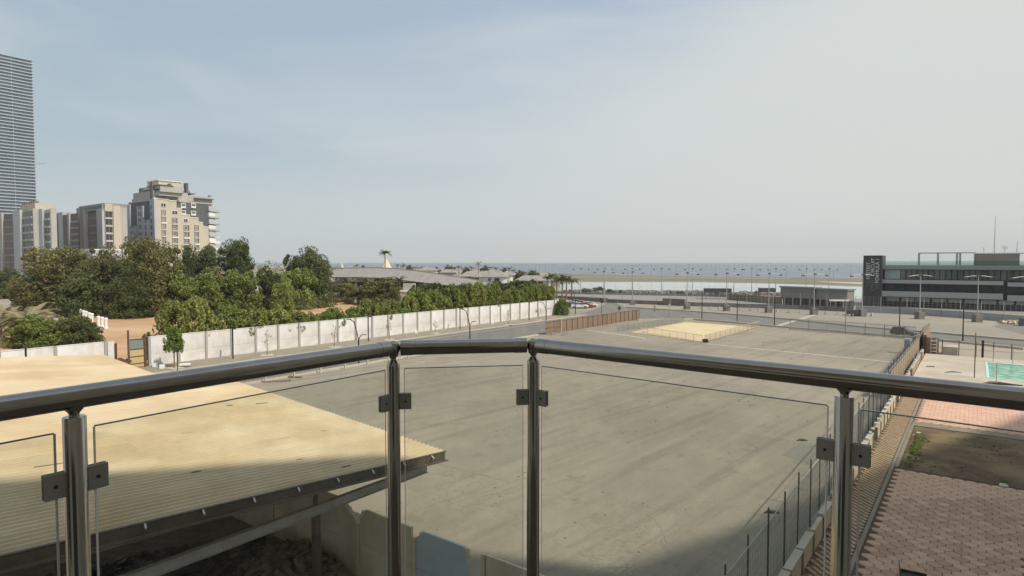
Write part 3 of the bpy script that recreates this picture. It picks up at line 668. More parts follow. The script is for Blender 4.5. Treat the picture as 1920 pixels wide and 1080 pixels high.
MB('grid').bx(-75.05,-75.0,28.55,29.95,2.25,3.3).build('gate_sheet', M['fascia'], gt_)
for z in (.15,.6,1.4,2.22,3.33): MB('grid').beam((-74.97,28.4,z),(-74.97,30.0,z),.05,.07).build('gate_bar', M['brown_metal'], gt_)
gl_ = gthing('gate_leaf', 'narrow open barred gate leaf beside the white pier', 'gate', -75.1, 27.3)
fr = MB('grid')
for i in range(5): fr.tube([(-75.1-.12*i,27.05+.1*i,.1),(-75.1-.12*i,27.05+.1*i,3.0)],.03,6)
fr.beam((-75.1,27.05,3.0),(-75.6,27.5,3.0),.05,.07); fr.beam((-75.1,27.05,1.2),(-75.6,27.5,1.2),.05,.07); fr.build('gate_bars', M['brown_metal'], gl_)
rb = MB('local')
for i in range(14): rb.box((random.uniform(-.6,.6),random.uniform(-.5,.5),.15+random.uniform(0,1.1)),(random.uniform(.3,.9),random.uniform(.1,.6),random.uniform(.1,.7)),random.uniform(0,3),random.uniform(-.4,.4))
o = rb.build('scrap_pile', M['brown_metal']); o.location = w(-74.2,27.4,.13); tag(o,'rusty brown scrap piled in the gateway opening','scrap')
for (px,py,lb) in ((291,688,'white paint bucket on the pavement left of the leafy street tree'),(304,691,'white box beside the paint bucket on the pavement'),(347,687,'flat white sack lying beyond the street sign on the pavement'),(780,625,'white stone lying on the pavement under the long wall'),(923,607,'small white block near the foot of the far wall')):
    p = g(px,py,.13); o = MB('local').box((0,0,.22),(.5,.45,.44) if 'flat' not in lb else (1.1,.6,.2),.3).build('white_block' if 'bucket' not in lb else 'bucket', M['litter'], bevel=.03); o.location = p; tag(o, lb, 'bucket' if 'bucket' in lb[:20] else 'block')

# ------------------------------------------------------------------ street furniture: posts, forked lamps, signs
def lamp_post(label, loc, h, group):
    t = thing('lamp_post', label, 'lamp post', loc, PHI, group)
    MB('local').tube([(0,0,0),(0,0,h)], .085, 8).build('pole', M['black_metal'], t)
    MB('local').box((.28,0,h+.02),(.75,.22,.09)).build('lamp_head', M['black_metal'], t); return t
GP = 'slim black lamp posts along the white wall'
for k, s in enumerate((18.5, 39, 60, 80.5, 101.5)):
    lb = ['slim black lamp post left of the gate, standing before the short wall', 'slim black lamp post nearest right of the gate, before the white wall', 'slim black lamp post beside the first forked lamp, before the wall', 'slim black lamp post before the middle of the long wall', 'slim black lamp post before the far end of the white wall'][k]
    lamp_post(lb, w(-72.4, s, .13), 3.7, GP)
def forked(label, loc, h, group, mir=1):
    t = thing('forked_lamp', label, 'lamp post', loc, radians(-6), group)
    MB('local').tube([(0,0,0),(0,0,h*.55)], .085, 8).build('pole', M['black_metal'], t)
    MB('local').tube([(0,0,h*.55),(-.22*mir,0,h*.74),(-.55*mir,0,h*.95),(-1.0*mir,0,h)], .06, 6).build('curved_arm', M['black_metal'], t)
    MB('local').tube([(0,0,h*.55),(.3*mir,0,h*.66),(.95*mir,0,h*.67)], .05, 6).build('side_arm', M['black_metal'], t)
    MB('local').box((-1.15*mir,0,h),(.5,.2,.08)).build('lamp_head', M['black_metal'], t); return t
GF = 'black forked lamps with one high and one low arm'
for px, lb in ((672,'black forked lamp rising above the left handrail before the wall'),(881,'black forked lamp rising above the centre handrail before the wall')):
    r = ray(px, 600); tt = -57.2/float(r[:2]@N); forked(lb, (r[0]*tt, r[1]*tt, 0), 5.3, GF)
forked('black forked lamp at the pavement edge near the far end of the white wall', g(1024,601,.13), 3.7, GF)
forked('thin forked lamp beside the parked cars beyond the white wall', g(1079,590,0), 5.6, GF)
for px, h in ((1256,5.0),(1316,6.2),(1382,5.6),(1452,5.8),(1585,6.0),(1686,5.0),(1805,5.4)):
    ys = np.interp(px, [p[0] for p in nearK], [p[1] for p in nearK])-1.0
    lb = {1256:'thin black pole behind the far end of the brown hoarding',1316:'thin black pole behind the left corner of the yellow sand plot',1382:'thin black pole behind the middle of the yellow sand plot',1452:'thin black pole right of the yellow sand plot on the kerb',1585:'tall thin pole on the kerb below the dark sign tower',1686:'thin pole standing right in front of the black car',1805:'thin black pole behind the terrace fence, below the race building'}[px]
    t = thing('street_pole', lb, 'pole', g(px, ys, 0), 0, 'thin poles along the near kerb of the wide road')
    MB('local').tube([(0,0,0),(0,0,h)], [.10,.06], 8).build('pole', M['mast'] if px in (1256,1585) else M['black_metal'], t)
    MB('local').tube([(0,0,0),(0,0,.25)], .22, 8).build('foot', M['conc_block'], t)
def sign(label, loc, h, r, m, sq=False, dbl=False):
    t = thing('road_sign', label, 'sign', loc, radians(-10))
    MB('local').tube([(0,0,0),(0,0,h)], .05, 6).build('pole', M['black_metal'], t)
    if sq: MB('local').box((.25,-.07,h-.1),(.6,.04,.12)).build('sign_plate', m, t)
    else: MB('local').tube([(0,-.07,h-r),(0,-.11,h-r)], r, 20).build('sign_plate', m, t)
    return t
sign('short black street sign pole by the leafy street tree', g(333,697,.13), 2.6, .3, M['black_metal'], True)
sign('round dark sign back on a pole at the street junction', g(1128,598,0), 4.4, .5, M['anthracite'])
sign('small round brown sign on a stub pole beyond the hoarding', g(1161,588,0), 1.7, .42, M['brown_metal'])
sign('small grey sign on the kerb behind the brown hoarding', g(1227,585,0), 1.6, .3, M['mast'])

# young trees and a leafy one on the pavement
LEAF = {}
def leaf_cloud(rs, centers, radii, per, size, squash=1.0, core=None):
    cs = np.array(centers); rr = np.array(radii)
    idx = np.repeat(np.arange(len(cs)), per); n = len(idx)
    d = rs.normal(size=(n,3)); d /= np.linalg.norm(d, axis=1)[:,None]
    rad = rs.uniform(.55, 1.0, n)**.6
    P = cs[idx]+d*(rr[idx]*rad)[:,None]*np.array([1,1,squash])
    nr = d+rs.normal(size=(n,3))*.7; nr /= np.linalg.norm(nr, axis=1)[:,None]
    a = np.cross(nr, rs.normal(size=(n,3))); a /= np.linalg.norm(a, axis=1)[:,None]; b = np.cross(nr, a)
    sz = size*rs.uniform(.6, 1.3, n)[:,None]
    V = np.stack([P-a*sz*.9, P-b*sz*.42, P+a*sz*.9, P+b*sz*.42], 1).reshape(-1,3)
    return V, n
def leaf_mesh(name, V, n, m):
    me = bpy.data.meshes.new(name); me.vertices.add(len(V)); me.vertices.foreach_set('co', V.astype(np.float32).ravel())
    me.loops.add(4*n); me.loops.foreach_set('vertex_index', np.arange(4*n, dtype=np.int32))
    me.polygons.add(n); me.polygons.foreach_set('loop_start', np.arange(0, 4*n, 4, dtype=np.int32))
    try: me.polygons.foreach_set('loop_total', np.full(n, 4, dtype=np.int32))
    except Exception: pass
    me.materials.append(m); me.update(); me.validate(); return me
def broad_crown(seed, m, lobes=42, per=150, size=.045, lo=.02, name='crown', ragged=.12, flat=1.0):
    # unit tree: height 1, crown about 1 wide, foliage from lo*height to the top
    rs = np.random.RandomState(seed); C_ = []; R_ = []
    big = [(rs.uniform(-.26,.26), rs.uniform(-.26,.26), rs.uniform(.42,.78), rs.uniform(.16,.24)) for _ in range(7)]+[(0,0,.5,.36),(0,0,.35,.4),(0,0,.6,.25)]
    for _ in range(lobes):
        bx_, by_, bz_, br_ = big[rs.randint(len(big))]
        d = rs.normal(size=3); d /= np.linalg.norm(d)
        r = br_*rs.uniform(.75, 1.08)
        p = np.array([bx_, by_, bz_])+d*r*np.array([1,1,flat]); p[2] = max(lo+.05, p[2]); C_.append(p); R_.append(rs.uniform(.07,.135))
    for _ in range(int(lobes*.5)):
        t = rs.uniform(0, 2*pi); C_.append(np.array([cos(t)*rs.uniform(.2,.42), sin(t)*rs.uniform(.2,.42), rs.uniform(lo+.03,.4)])); R_.append(rs.uniform(.08,.14))
    for _ in range(int(lobes*ragged)):
        t = rs.uniform(0, 2*pi); z = rs.uniform(.5,.93); rr_ = .40*math.sqrt(max(.05, 1-((z-.5)/.52)**2)); C_.append(np.array([cos(t)*rr_, sin(t)*rr_, z])); R_.append(rs.uniform(.025,.05))
    V, n = leaf_cloud(rs, C_, R_, per, size); return leaf_mesh(name, V, n, m)
def cone_crown(seed, m, lobes=46, per=45, size=.04, name='crown', w0=.5, z0=.12):
    rs = np.random.RandomState(seed); C_ = []; R_ = []
    for _ in range(lobes):
        z = rs.uniform(z0, .97); zc_ = .38 if z0 < .3 else .6; prof = w0*.5*(1-((z-zc_)/(1.06-zc_))**2.2 if z > zc_ else 1-((zc_-z)/.6)**2)+.01
        t = rs.uniform(0, 2*pi); k = rs.uniform(.35,1.05); C_.append((cos(t)*prof*k, sin(t)*prof*k, z)); R_.append(rs.uniform(.055,.10)*(1.1-z*.45))
    V, n = leaf_cloud(rs, C_, R_, per, size, 1.5); return leaf_mesh(name, V, n, m)
def trunk_mesh(seed, kind='broad'):
    rs = random.Random(seed); m = MB('local')
    if kind == 'broad':
        m.tube([(0,0,-.01),(.01,0,.15),(-.01,.01,.35),(0,0,.6)], [.028,.022,.016,.006], 8)
        for k in range(6):
            t = k*pi/3+rs.uniform(-.4,.4); z = rs.uniform(.1,.3)
            m.tube([(0,0,z),(cos(t)*.12,sin(t)*.12,z+.18),(cos(t)*.28,sin(t)*.28,z+.36+rs.uniform(0,.1))], [.012,.009,.004], 6)
    else:
        m.tube([(0,0,-.01),(.005,0,.4),(0,0,.85)], [.016,.012,.004], 6)
        for k in range(5):
            t = rs.uniform(0,6.28); z = rs.uniform(.15,.6); m.tube([(0,0,z),(cos(t)*.14,sin(t)*.14,z+.14)], [.006,.003], 5)
    return m.mesh('trunk', M['bark'])
TB = [trunk_mesh(i) for i in range(2)]; TC = [trunk_mesh(i+9, 'cone') for i in range(2)]
CB = {}
def crown(kind, m, v):
    k = (kind, m, v)
    if k not in CB:
        if kind == 'broad': CB[k] = broad_crown(100+v*7, M[m], 120, 150, .021, lo=-.02)
        elif kind == 'bushy': CB[k] = broad_crown(300+v*7, M[m], 60, 95, .034, lo=-.03)
        elif kind == 'cone': CB[k] = cone_crown(500+v*7, M[m], 80, 60, .03, w0=.62, z0=.06)
        elif kind == 'high': CB[k] = cone_crown(900+v*7, M[m], 84, 60, .030, w0=.62, z0=.44)
        elif kind == 'sparse': CB[k] = cone_crown(700+v*7, M[m], 9, 14, .035, w0=.5, z0=.45)
    return CB[k]
def tree(name, label, cat, loc, h, wd, kind, m, v=0, group=None, rot=None):
    t = thing(name, label, cat, loc, rot if rot is not None else random.uniform(0, 6.28), group)
    sc = (wd, wd, h)
    o = inst('trunk', (TB if kind in ('broad','bushy') else TC)[v % 2], t, scale=(h, h, h)); c = inst('crown', crown(kind, m, v), t, scale=sc)
    return t
def ptree(name, label, cat, px, pb, ptop, pw, kind, m, v=0, group=None):      # height and spread measured where the tree stands
    p = g(px, pb); h = EYE-(ptop-491.0)/F*p[1]; wd = pw/F*p[1]
    return tree(name, label, cat, p, h, wd, kind, m, v, group)
GT = 'big trees inside the walled compound'
big = [(104,586,459,150,'broad','leaf_olive',0,'wide olive-green tree at the left end of the compound, before the towers'),
 (205,588,461,112,'broad','leaf_olive',1,'tall olive-green tree left of the stepped apartment block'),
 (292,592,447,130,'broad','leaf_olive',2,'tallest olive-brown tree, right in front of the stepped apartment block'),
 (248,596,500,90,'broad','leaf_dark',1,'lower dark tree between the two tall olive trees'),
 (376,580,455,92,'broad','leaf_dark',0,'dark tree hiding the right foot of the stepped apartment block'),
 (442,582,451,84,'broad','leaf_dark',2,'dark upright tree right of the stepped apartment block'),
 (148,594,505,90,'bushy','leaf_dark',1,'dark low bush under the wide olive tree at left'),
 (340,592,505,80,'bushy','leaf_green',0,'mid-green rounded tree above the left part of the hedge'),
 (395,590,498,78,'bushy','leaf_green',1,'mid-green rounded tree with a palm behind it'),
 (455,588,500,82,'bushy','leaf_green',2,'mid-green rounded tree under the dark upright tree'),
 (505,582,498,62,'bushy','leaf_dark',0,'small dark green tree left of the two-headed big tree'),
 (576,576,462,106,'broad','leaf_dark',1,'big dark tree standing alone against the sea horizon'),
 (560,580,497,74,'bushy','leaf_green',2,'green rounded tree in front of the lone big dark tree'),
 (531,588,520,52,'bushy','leaf_green',1,'small green tree at the foot of the lone big dark tree'),
 (716,572,519,92,'bushy','leaf_olive',1,'round olive bush-like tree before the long grey roof'),
 (672,570,535,60,'bushy','leaf_olive',0,'low grey-green shrub left of the round olive tree'),
 (640,566,528,60,'bushy','leaf_olive',2,'sparse olive shrub under the left end of the grey roof'),
 (10,560,500,60,'bushy','leaf_dark',1,'dark tree cut by the left picture edge'),
 (60,584,530,60,'bushy','leaf_dark',2,'dark shrub behind the drooping palm at left')]
for b in big: ptree('broad_tree', b[7], 'tree', b[0], b[1], b[2], b[3], b[4], b[5], b[6], GT)
for px, pb, pt, pw, mm, v, lb in ((72,652,588,84,'leaf_green',0,'round green shrub behind the short wall, nearest the palm'),(112,650,594,60,'leaf_yellow',1,'yellow-green shrub beside the round one behind the short wall'),(143,649,589,66,'leaf_dark',2,'dark round shrub behind the short wall next to the gate'),(170,648,602,48,'leaf_dark',0,'smallest shrub behind the short wall, closest to the gate'),
        (28,652,610,40,'leaf_yellow',2,'pale flowering shrub behind the short wall at the left edge'),(281,672,622,34,'leaf_dark',1,'dark low shrub just right of the gate behind the wall')):
    ptree('shrub', lb, 'shrub', px, pb, pt, pw, 'bushy', mm, v, 'shrubs just behind the white wall')
# hedge row of young conical trees behind the wall
GH = 'row of young trees behind the white compound wall'
rs = random.Random(3); s = 34.2; k = 0
while s < 117:
    k += 1
    tall = s < 41 or s > 72
    h = rs.uniform(6.6,7.5) if s < 38 else (rs.uniform(4.6,5.6) if s < 72 else rs.uniform(5.6,6.9))
    mm = rs.choice(['leaf_green','leaf_yellow','leaf_yellow'] if s < 70 else ['leaf_green','leaf_green','leaf_yellow'])
    wd = rs.uniform(3.3,4.3) if s < 60 else rs.uniform(3.0,4.0)
    lb = f'{ordn(k)} young tree from the gate in the row behind the white wall'
    tree('hedge_tree', lb, 'tree', w(-77.4+rs.uniform(-.5,.3), s), h*rs.uniform(.93,1.2)*(.88 if 46 < s < 60 else 1), wd*rs.uniform(1.45,1.8), 'high', mm, k % 4, GH, rs.uniform(0,6))
    s += rs.uniform(2.0,2.6)
s = 79; k = 0
while s < 118:
    k += 1
    tree('hedge_tree', f'{ordn(k)} tree from the left in the darker back row behind the hedge', 'tree', w(-81.5+rs.uniform(-.8,.8), s), rs.uniform(6.6,7.9), rs.uniform(6,7.5), 'high', 'leaf_dark', k % 4, 'darker back row of trees behind the hedge', rs.uniform(0,6))
    s += rs.uniform(2.3,3.0)
# street trees
def street_tree(label, loc, h, bare, m='leaf_olive', wd=1.6, v=0):
    t = tree('street_tree', label, 'tree', loc, h, wd, 'sparse' if bare else 'high', m, v, 'young trees planted along the pavement')
    MB('local').box((0,0,.02),(1.5,1.5,.05)).build('tree_pit', M['kerb'], t)
street_tree('small leafy street tree with pale trunk before the wall near the gate', g(327,690,.13), 4.6, False, 'leaf_bright', 3.0)
for i, (px, py) in enumerate(((501,666),(627,651),(730,637),(816,625),(953,609))):
    street_tree(['spindly bare street tree on a pale pit, first right of the leafy one','thin bare sapling on a pale pit before the wall, second bare one','forked bare sapling just above the handrail corner','short bare sapling above the centre handrail','sparse sapling with dark leaves near the far end of the wall'][i], g(px,py,.13), (3.2,3.0,3.3,2.4,3.0)[i], True, 'leaf_olive', 1.8, i)
street_tree('sparse sapling with yellow leaves next to the forked pavement lamp', g(1010,600,.13), 3.0, True, 'leaf_yellow', 3.2, 2)
tree('street_tree', 'bright yellow-green small tree at the very end of the white wall', 'tree', g(1054,592), 4.1, 3.4, 'bushy', 'leaf_bright', 0)

# ------------------------------------------------------------------ palms
def frond_mesh(L, droop, m, nl=30, wid=.36):
    mb = MB('local'); pts = []
    for i in range(9):
        t = i/8; pts.append((L*t*(1-.12*t), 0, L*(.42*t-droop*t*t)))
    mb.tube(pts, [.035*(1-.8*i/8) for i in range(9)], 4)
    for i in range(nl):
        t = .12+.86*i/nl; x = L*t*(1-.12*t); z = L*(.42*t-droop*t*t); ll = .62*L*wid*math.sin(min(1, t*1.25)*pi*.85)*.62+.05
        for sg in (-1, 1):
            p = np.array([x,0,z]); q = p+np.array([ll*.55, sg*ll*.75, -ll*.28]); wv = np.array([.010,0,.006])
            mb.add([p-wv, p+wv, q+wv*.3, q-wv*.3], [(0,1,2,3)])
    return mb.mesh('frond', m)
FR = [frond_mesh(1, d, M['leaf_palm'], 34) for d in (.45,.7,.95)]+[frond_mesh(1, d, M['leaf_dark'], 18) for d in (.5,.85)]
def palm(label, loc, h, fl, n=26, dark=False, group=None, name='palm_tree', seed=0):
    rs = random.Random(seed+int(loc[0]*10)); t = thing(name, label, 'palm', loc, rs.uniform(0,6), group)
    MB('local').tube([(0,0,0),(.05,0,h*.5),(0,0,h)], [.3,.22,.2], 8).build('trunk', M['bark'], t)
    for i in range(n):
        e = rs.uniform(-.35,.95); f = (FR[3+(i%2)] if dark else FR[i%3])
        inst('frond', f, t, (0,0,h), (0, -e*.9, i*2.4+rs.uniform(-.2,.2)), (fl*rs.uniform(.8,1.1),)*3)
    return t
palm('large drooping date palm with dry tan fronds behind the short wall', g(50,648), 3.2, 4.6, 44, seed=1)
palm('second drooping palm behind the large one at the left edge', g(2,640), 2.8, 4.2, 34, seed=2)
palm('palm with pale fronds rising among the rounded green trees', g(405,590), 9.0, 3.2, 22, seed=3)
palm('small dark palm in front of the long grey roof', g(750,572), 6.6, 3.0, 22, True, seed=4)

# ------------------------------------------------------------------ terrace on the right: path, pavers, bed, pool deck
TZ = .15
te = MB('grid').bx(-5.6, 26, 8, 95.2, 0.0, TZ-.05)
terr = structure('terrace', te, M['paver_base'])
structure('pool_deck', MB('grid').bx(-4.93,26,70.2,78.9,TZ-.05,TZ+.02).bx(-4.93,1.25,78.9,90.9,TZ-.05,TZ+.02).bx(13,26,78.9,90.9,TZ-.05,TZ+.02).bx(-4.93,26,90.9,95.2,TZ-.05,TZ+.02), M['beige_concrete'])
pl = gthing('swimming_pool', 'small rectangular pool with bright green water at the right edge', 'pool', 7, 85)
MB('grid').bx(1.25,13,78.9,90.9,TZ-.05,TZ-.045).build('pool_water', M['poolwater'], pl)
cp = MB('grid'); cp.bx(1.12,1.36,78.7,91.1,TZ-.04,TZ+.05); cp.bx(12.8,13.2,78.7,91.1,TZ-.04,TZ+.05); cp.bx(1.42,12.8,90.72,91.1,TZ-.04,TZ+.05); cp.bx(1.42,12.8,78.7,79.05,TZ-.04,TZ+.05)
cp.build('pool_coping', M['pool_tile'], pl)
# terrace pavers: elongated octagons, half offset rows
PN, PS = .54, .375
def paver_mesh(a, b, h):
    m = MB('local'); P = [(-a,-b*.48),(-a*.12,-b),(a*.12,-b),(a,-b*.48),(a,b*.48),(a*.12,b),(-a*.12,b),(-a,b*.48)]
    vs = [(x,y,0) for x,y in P]+[(x,y,h*.72) for x,y in P]+[(x*.84,y*.80,h) for x,y in P]
    return m.add(vs, [tuple(range(16,24))]+[(i,(i+1)%8,(i+1)%8+8,i+8) for i in range(8)]+[(8+i,8+(i+1)%8,(i+1)%8+16,i+16) for i in range(8)])
pmesh = paver_mesh(PN*.475, PS*.635, .075).mesh('paver', M['paver'])
cand = []
rs = random.Random(5)
for i in range(int((70.0-19)/PS)):
    s = 19+i*PS
    if 41.0 < s < 54.0: continue
    for j in range(64):
        n = -3.15+j*PN+(PN/2 if i % 2 else 0)
        x, y, _ = w(n, s)
        if y < 3 or abs(x/y) > .86: continue
        if F*(12-TZ)/y > 640: continue
        cand.append((y, n, s))
cand.sort(); ploc = np.array(terr.location)
for y, n, s in cand[:300]:
    x_, y_, _ = w(n, s); o = inst('paver', pmesh, terr, (x_, y_, TZ-.05+rs.uniform(-.006,.006)), (rs.uniform(-.02,.02), rs.uniform(-.02,.02), PHI+rs.uniform(-.02,.02)))
rest = MB('local'); base = paver_mesh(PN*.475, PS*.635, .075)
for y, n, s in cand[300:]:
    x_, y_, _ = w(n, s); zz = TZ-.05+rs.uniform(-.005,.005); ca, sa = cos(PHI), sin(PHI)
    rest.add([(a*ca-b*sa+x_, a*sa+b*ca+y_, c+zz) for a, b, c in base.v], base.f)
rest.build('paver', M['paver'], terr, kind='stuff')
# diagonal brick path beside the wall
pp = MB('grid'); bw, bl = .27, .6
for i in range(-14, 330):
    s0 = 14+i*bw*1.4142
    if s0 > 72: break
    k = 0; t = 0.0 if i % 2 else .22
    while t < 2.3:
        L = min(bl, 2.3-t); n0_ = -4.95+ (t+.012)*.7071; n1_ = -4.95+(t+L-.012)*.7071
        if n1_ > -3.72: n1_ = -3.72
        if n1_-n0_ > .03:
            sA = s0+2-(n0_+4.95); sB = s0+2-(n1_+4.95); hw = bw*.7071*.80; z1 = TZ+rs.uniform(-.004,.006)
            e = .5*hw
            P = [(n0_-e*.7, sA-e), (n1_-e*.7, sB-e), (n1_+e*.7, sB+e), (n0_+e*.7, sA+e)]
            pp.add([(a,b,TZ-.05) for a,b in P]+[(a,b,z1) for a,b in P], [(4,5,6,7),(0,1,5,4),(1,2,6,5),(2,3,7,6),(3,0,4,7)])
        t += L
pp.build('paver', M['path_paver'], terr, kind='stuff')
structure('path_edging', MB('grid').bx(-3.66,-3.50,10,70.1,TZ-.06,TZ+.035), M['edging'])
structure('planting_bed', MB('grid').bx(-3.2,16,41.35,52.6,TZ-.05,TZ-.02), M['bed'])
structure('bed_edging', MB('grid').bx(-3.45,16,52.65,53.9,TZ-.05,TZ+.02).bx(-3.48,-3.3,41.31,52.64,TZ-.05,TZ+.03), M['edging'])
# soil lumps and weeds
lm = MB('local')
for k in range(160):
    n, s = rs.uniform(-3.1, 9), rs.uniform(41.5, 52.5); x_, y_, _ = w(n, s); r = rs.uniform(.02,.07)
    lm.box((x_, y_, TZ-.02+r*.2), (r*2, r*1.6, r), rs.uniform(0,3), rs.uniform(-.3,.3), rs.uniform(-.3,.3))
o = lm.build('soil_clods', M['bed']); tag(o, 'clods of dry brown soil on the planting bed', 'soil', kind='stuff')
rr = np.random.RandomState(4)
cs = [w(-3.0+abs(rr.normal())*.35, rr.uniform(41.7, 49.5), TZ+.08) for _ in range(34)]+[w(rr.uniform(1,5), 41.7, TZ+.05) for _ in range(6)]
V, n = leaf_cloud(rr, cs, rr.uniform(.12,.34,len(cs)), 60, .06, .6)
o = bpy.data.objects.new('weeds', leaf_mesh('weeds', V, n, M['leaf_green'])); COL.objects.link(o); tag(o, 'green weeds along the left edge of the planting bed', 'weeds', kind='stuff')
for px, py, lb, sz in ((1882,911,'white ring-shaped scrap on the shaded end of the planting bed',.16),(1716,818,'white paper scrap by the far left corner of the planting bed',.12),(1722,812,'white plastic scrap nearest the far left bed corner',.1),(1723,862,'pale pebble at the left side of the planting bed',.07)):
    o = MB('local').tube([(sz*cos(t), sz*sin(t), .03) for t in np.linspace(0, 5.6, 12)], sz*.35, 6).build('litter', M['litter']); o.location = g(px,py,TZ); tag(o, lb, 'litter')
tr = thing('grating_tray', 'dark upturned metal tray lying on the pink pavers', 'tray', g(1688,1078,TZ), PHI+.12)
MB('local').bx(0,.85,-.3,.25,.0,.03).build('tray_base', M['anthracite'], tr)
MB('local').bx(0,.85,.25,.28,.0,.14).bx(-.03,0,-.3,.28,0,.16).build('tray_rim', M['black_metal'], tr); MB('local').beam((-.02,.26,.1),(-.04,.34,.42),.03,.03).build('bent_strip', M['black_metal'], tr)

# low boundary wall and tall wire fence of the terrace
bw_ = gthing('boundary_wall', 'low grimy boundary wall between terrace path and parking lot', 'wall', -5.1, 50)
L = 2.0; lp = MB('local').bx(-.09,.09,.05,L-.12,0,.98).mesh('wall_panel', M['grime']); dp = MB('local').bx(-.13,.15,-.12,.05,0,1.02).mesh('wall_post', M['edging'])
cpm = MB('local').bx(-.15,.15,.03,L-.14,.982,1.05).mesh('coping', M['kerb'])
s = 11.0; i = 0
while s < 92:
    if not (i > 9 and i % 7 == 3):
        inst('wall_panel', lp, bw_, (0, s-50, 0)); 
        if rs.random() < .8: inst('coping', cpm, bw_, (0, s-50, 0))
    inst('wall_post', dp, bw_, (0, s-50, 0), scale=(1,1,rs.uniform(.9,1.06))); s += L; i += 1
wb = MB('local').box((0,0,.06),(.17,.3,.12)).mesh('white_block', M['block_white'])
s = 32; k = 0
while s < 92:
    k += 1; o = inst('white_block', wb, None, w(-5.1-.02, s, 1.06), (0,0,PHI+rs.uniform(-.2,.2)), (1,1,rs.uniform(.7,1.2)))
    tag(o, f'{ordn(k)} small white block from the near end on top of the low boundary wall', 'block', 'white blocks along the top of the boundary wall'); s += rs.uniform(1.0,1.9)
fe = gthing('wire_fence', 'tall wire mesh fence with thin posts between lot and terrace', 'fence', -5.75, 50)
fp = MB('local').tube([(0,0,0),(0,0,3.0)], .032, 6).mesh('fence_post', M['dark_steel'])
s = 13.5; tops = []
def ft(s): return 2.62-.45*max(0,(s-60))/58
while s < 118.5:
    inst('fence_post', fp, fe, (rs.uniform(-.04,.04), s-50, 0), (rs.uniform(-.015,.015), 0, 0), (1,1,rs.uniform(.95,1.08)*ft(s)/2.62)); s += 2.35
tr_ = MB('grid'); q = [(-5.75, s, ft(s)+.012*sin(s*1.3)) for s in np.arange(12, 119, 2.35)]
tr_.tube(q, .028, 6).build('top_rail', M['mast'], fe)
mw = MB('grid')
for s in np.arange(12, 118.4, .20): mw.add([(-5.755, s-.007, .05),(-5.755, s+.007, .05),(-5.755, s+.007, ft(s)),(-5.755, s-.007, ft(s))], [(0,1,2,3)]); mw.add([(-5.762, s, .05),(-5.748, s, .05),(-5.748, s, ft(s)),(-5.762, s, ft(s))], [(0,1,2,3)])
for z in np.arange(.15, 2.6, .35): mw.tube([(-5.76, s, z*ft(s)/2.62) for s in np.arange(12, 118.4, 6)], .007, 3, False)
mw.build('mesh_wire', M['mast'], fe, kind='stuff')
# tan screen sheets along the far part of the same fence
for k, s in enumerate(np.arange(62, 117.5, 2.35)):
    MB('grid').bx(-5.70,-5.68, s+.08, s+2.22, .2, ft(s)-.12).build('screen_sheet', M['tan'], fe)
# far fence of the deck
bf = gthing('deck_fence', 'open steel fence with black posts at the far end of the pool deck', 'fence', 5, 95.4)
for n in (.9,6.0,11.2,16.3): MB('grid').bx(n-.12,n+.12,95.3,95.5,0,2.3).build('main_post', M['black_metal'], bf)
for n in np.arange(-3.2, 18, 1.72):
    if min(abs(n-q) for q in (.9,6.0,11.2,16.3)) > .5: MB('grid').tube([(n,95.4,0),(n,95.4,2.1)], .05, 6).build('thin_post', M['dark_steel'], bf)
for z in (2.05, 1.05): MB('grid').beam((-4,95.4,z),(18,95.4,z),.03,.04).build('rail', M['mast'], bf)
# clutter at the deck corner
MB('grid').bx(-5.3,-4.9,96,104,0,2.5).bx(-5.3,-3.6,96,96.15,0,2.2).build('plywood_screen', M['timber']); tag([o for o in COL.objects if o.name=='plywood_screen'][0], 'brown plywood screen shading the far corner of the deck', 'screen')
MB('grid').prism([(-3.3,96.3),(-1.6,96.3),(-1.6,99),(-2.6,99)],0,1.1).build('block_pile', M['kerb']); tag([o for o in COL.objects if o.name=='block_pile'][0], 'pale stone pile right of the plywood screen', 'stones')
ch = gthing('white_steps', 'white slatted steps standing between screen and pale stone pile', 'steps', -4.1, 95.9)
for z in (.3,.75,1.2,1.65): MB('grid').bx(-4.4,-3.8,95.7,96.0,TZ+z-.05,TZ+z).build('tread', M['white'], ch)
for n in (-4.42,-3.8): MB('grid').bx(n-.03,n+.03,95.7,95.78,TZ,TZ+2.1).build('side_rail', M['white'], ch)
o = MB('local').tube([(0,0,0),(0,0,4.6)], .05, 8).build('deck_pole', M['bark']); o.location = g(1827,708,TZ); tag(o, 'tall thin brown pole standing on the pool deck left of the pool', 'pole')
for px, py, h, lb in ((1868,716,1.9,'short thin pole at the near edge of the pool'),(1862,679,1.6,'thin pole behind the left corner of the pool'),(1899,682,1.7,'thin pole behind the middle of the pool')):
    o = MB('local').tube([(0,0,0),(0,0,h)], .04, 6).build('pool_pole', M['mast']); o.location = g(px,py,TZ); tag(o, lb, 'pole')
o = MB('local').tube([(0,0,.12),(1.0,.25,.2),(1.6,.2,.16),(2.6,-.3,.1),(3.4,-.6,.08)], [.09,.13,.16,.1,.05], 6).build('folded_parasol', M['black_metal']); o.location = g(1842,722,TZ); tag(o, 'dark folded parasol lying on the deck before the pool', 'parasol')
o = MB('local').tube([(0,0,.05),(.8,.1,.12),(1.7,-.1,.06)], [.03,.07,.03], 6).build('driftwood', M['bark']); o.location = g(1771,699,TZ); tag(o, 'twisted dry branch lying on the pale deck', 'branch')
o = MB('local').box((0,0,.05),(.8,.25,.1)).build('plank', M['bark']); o.location = g(1745,688,TZ); tag(o, 'short dark plank lying near the far left of the deck', 'plank')

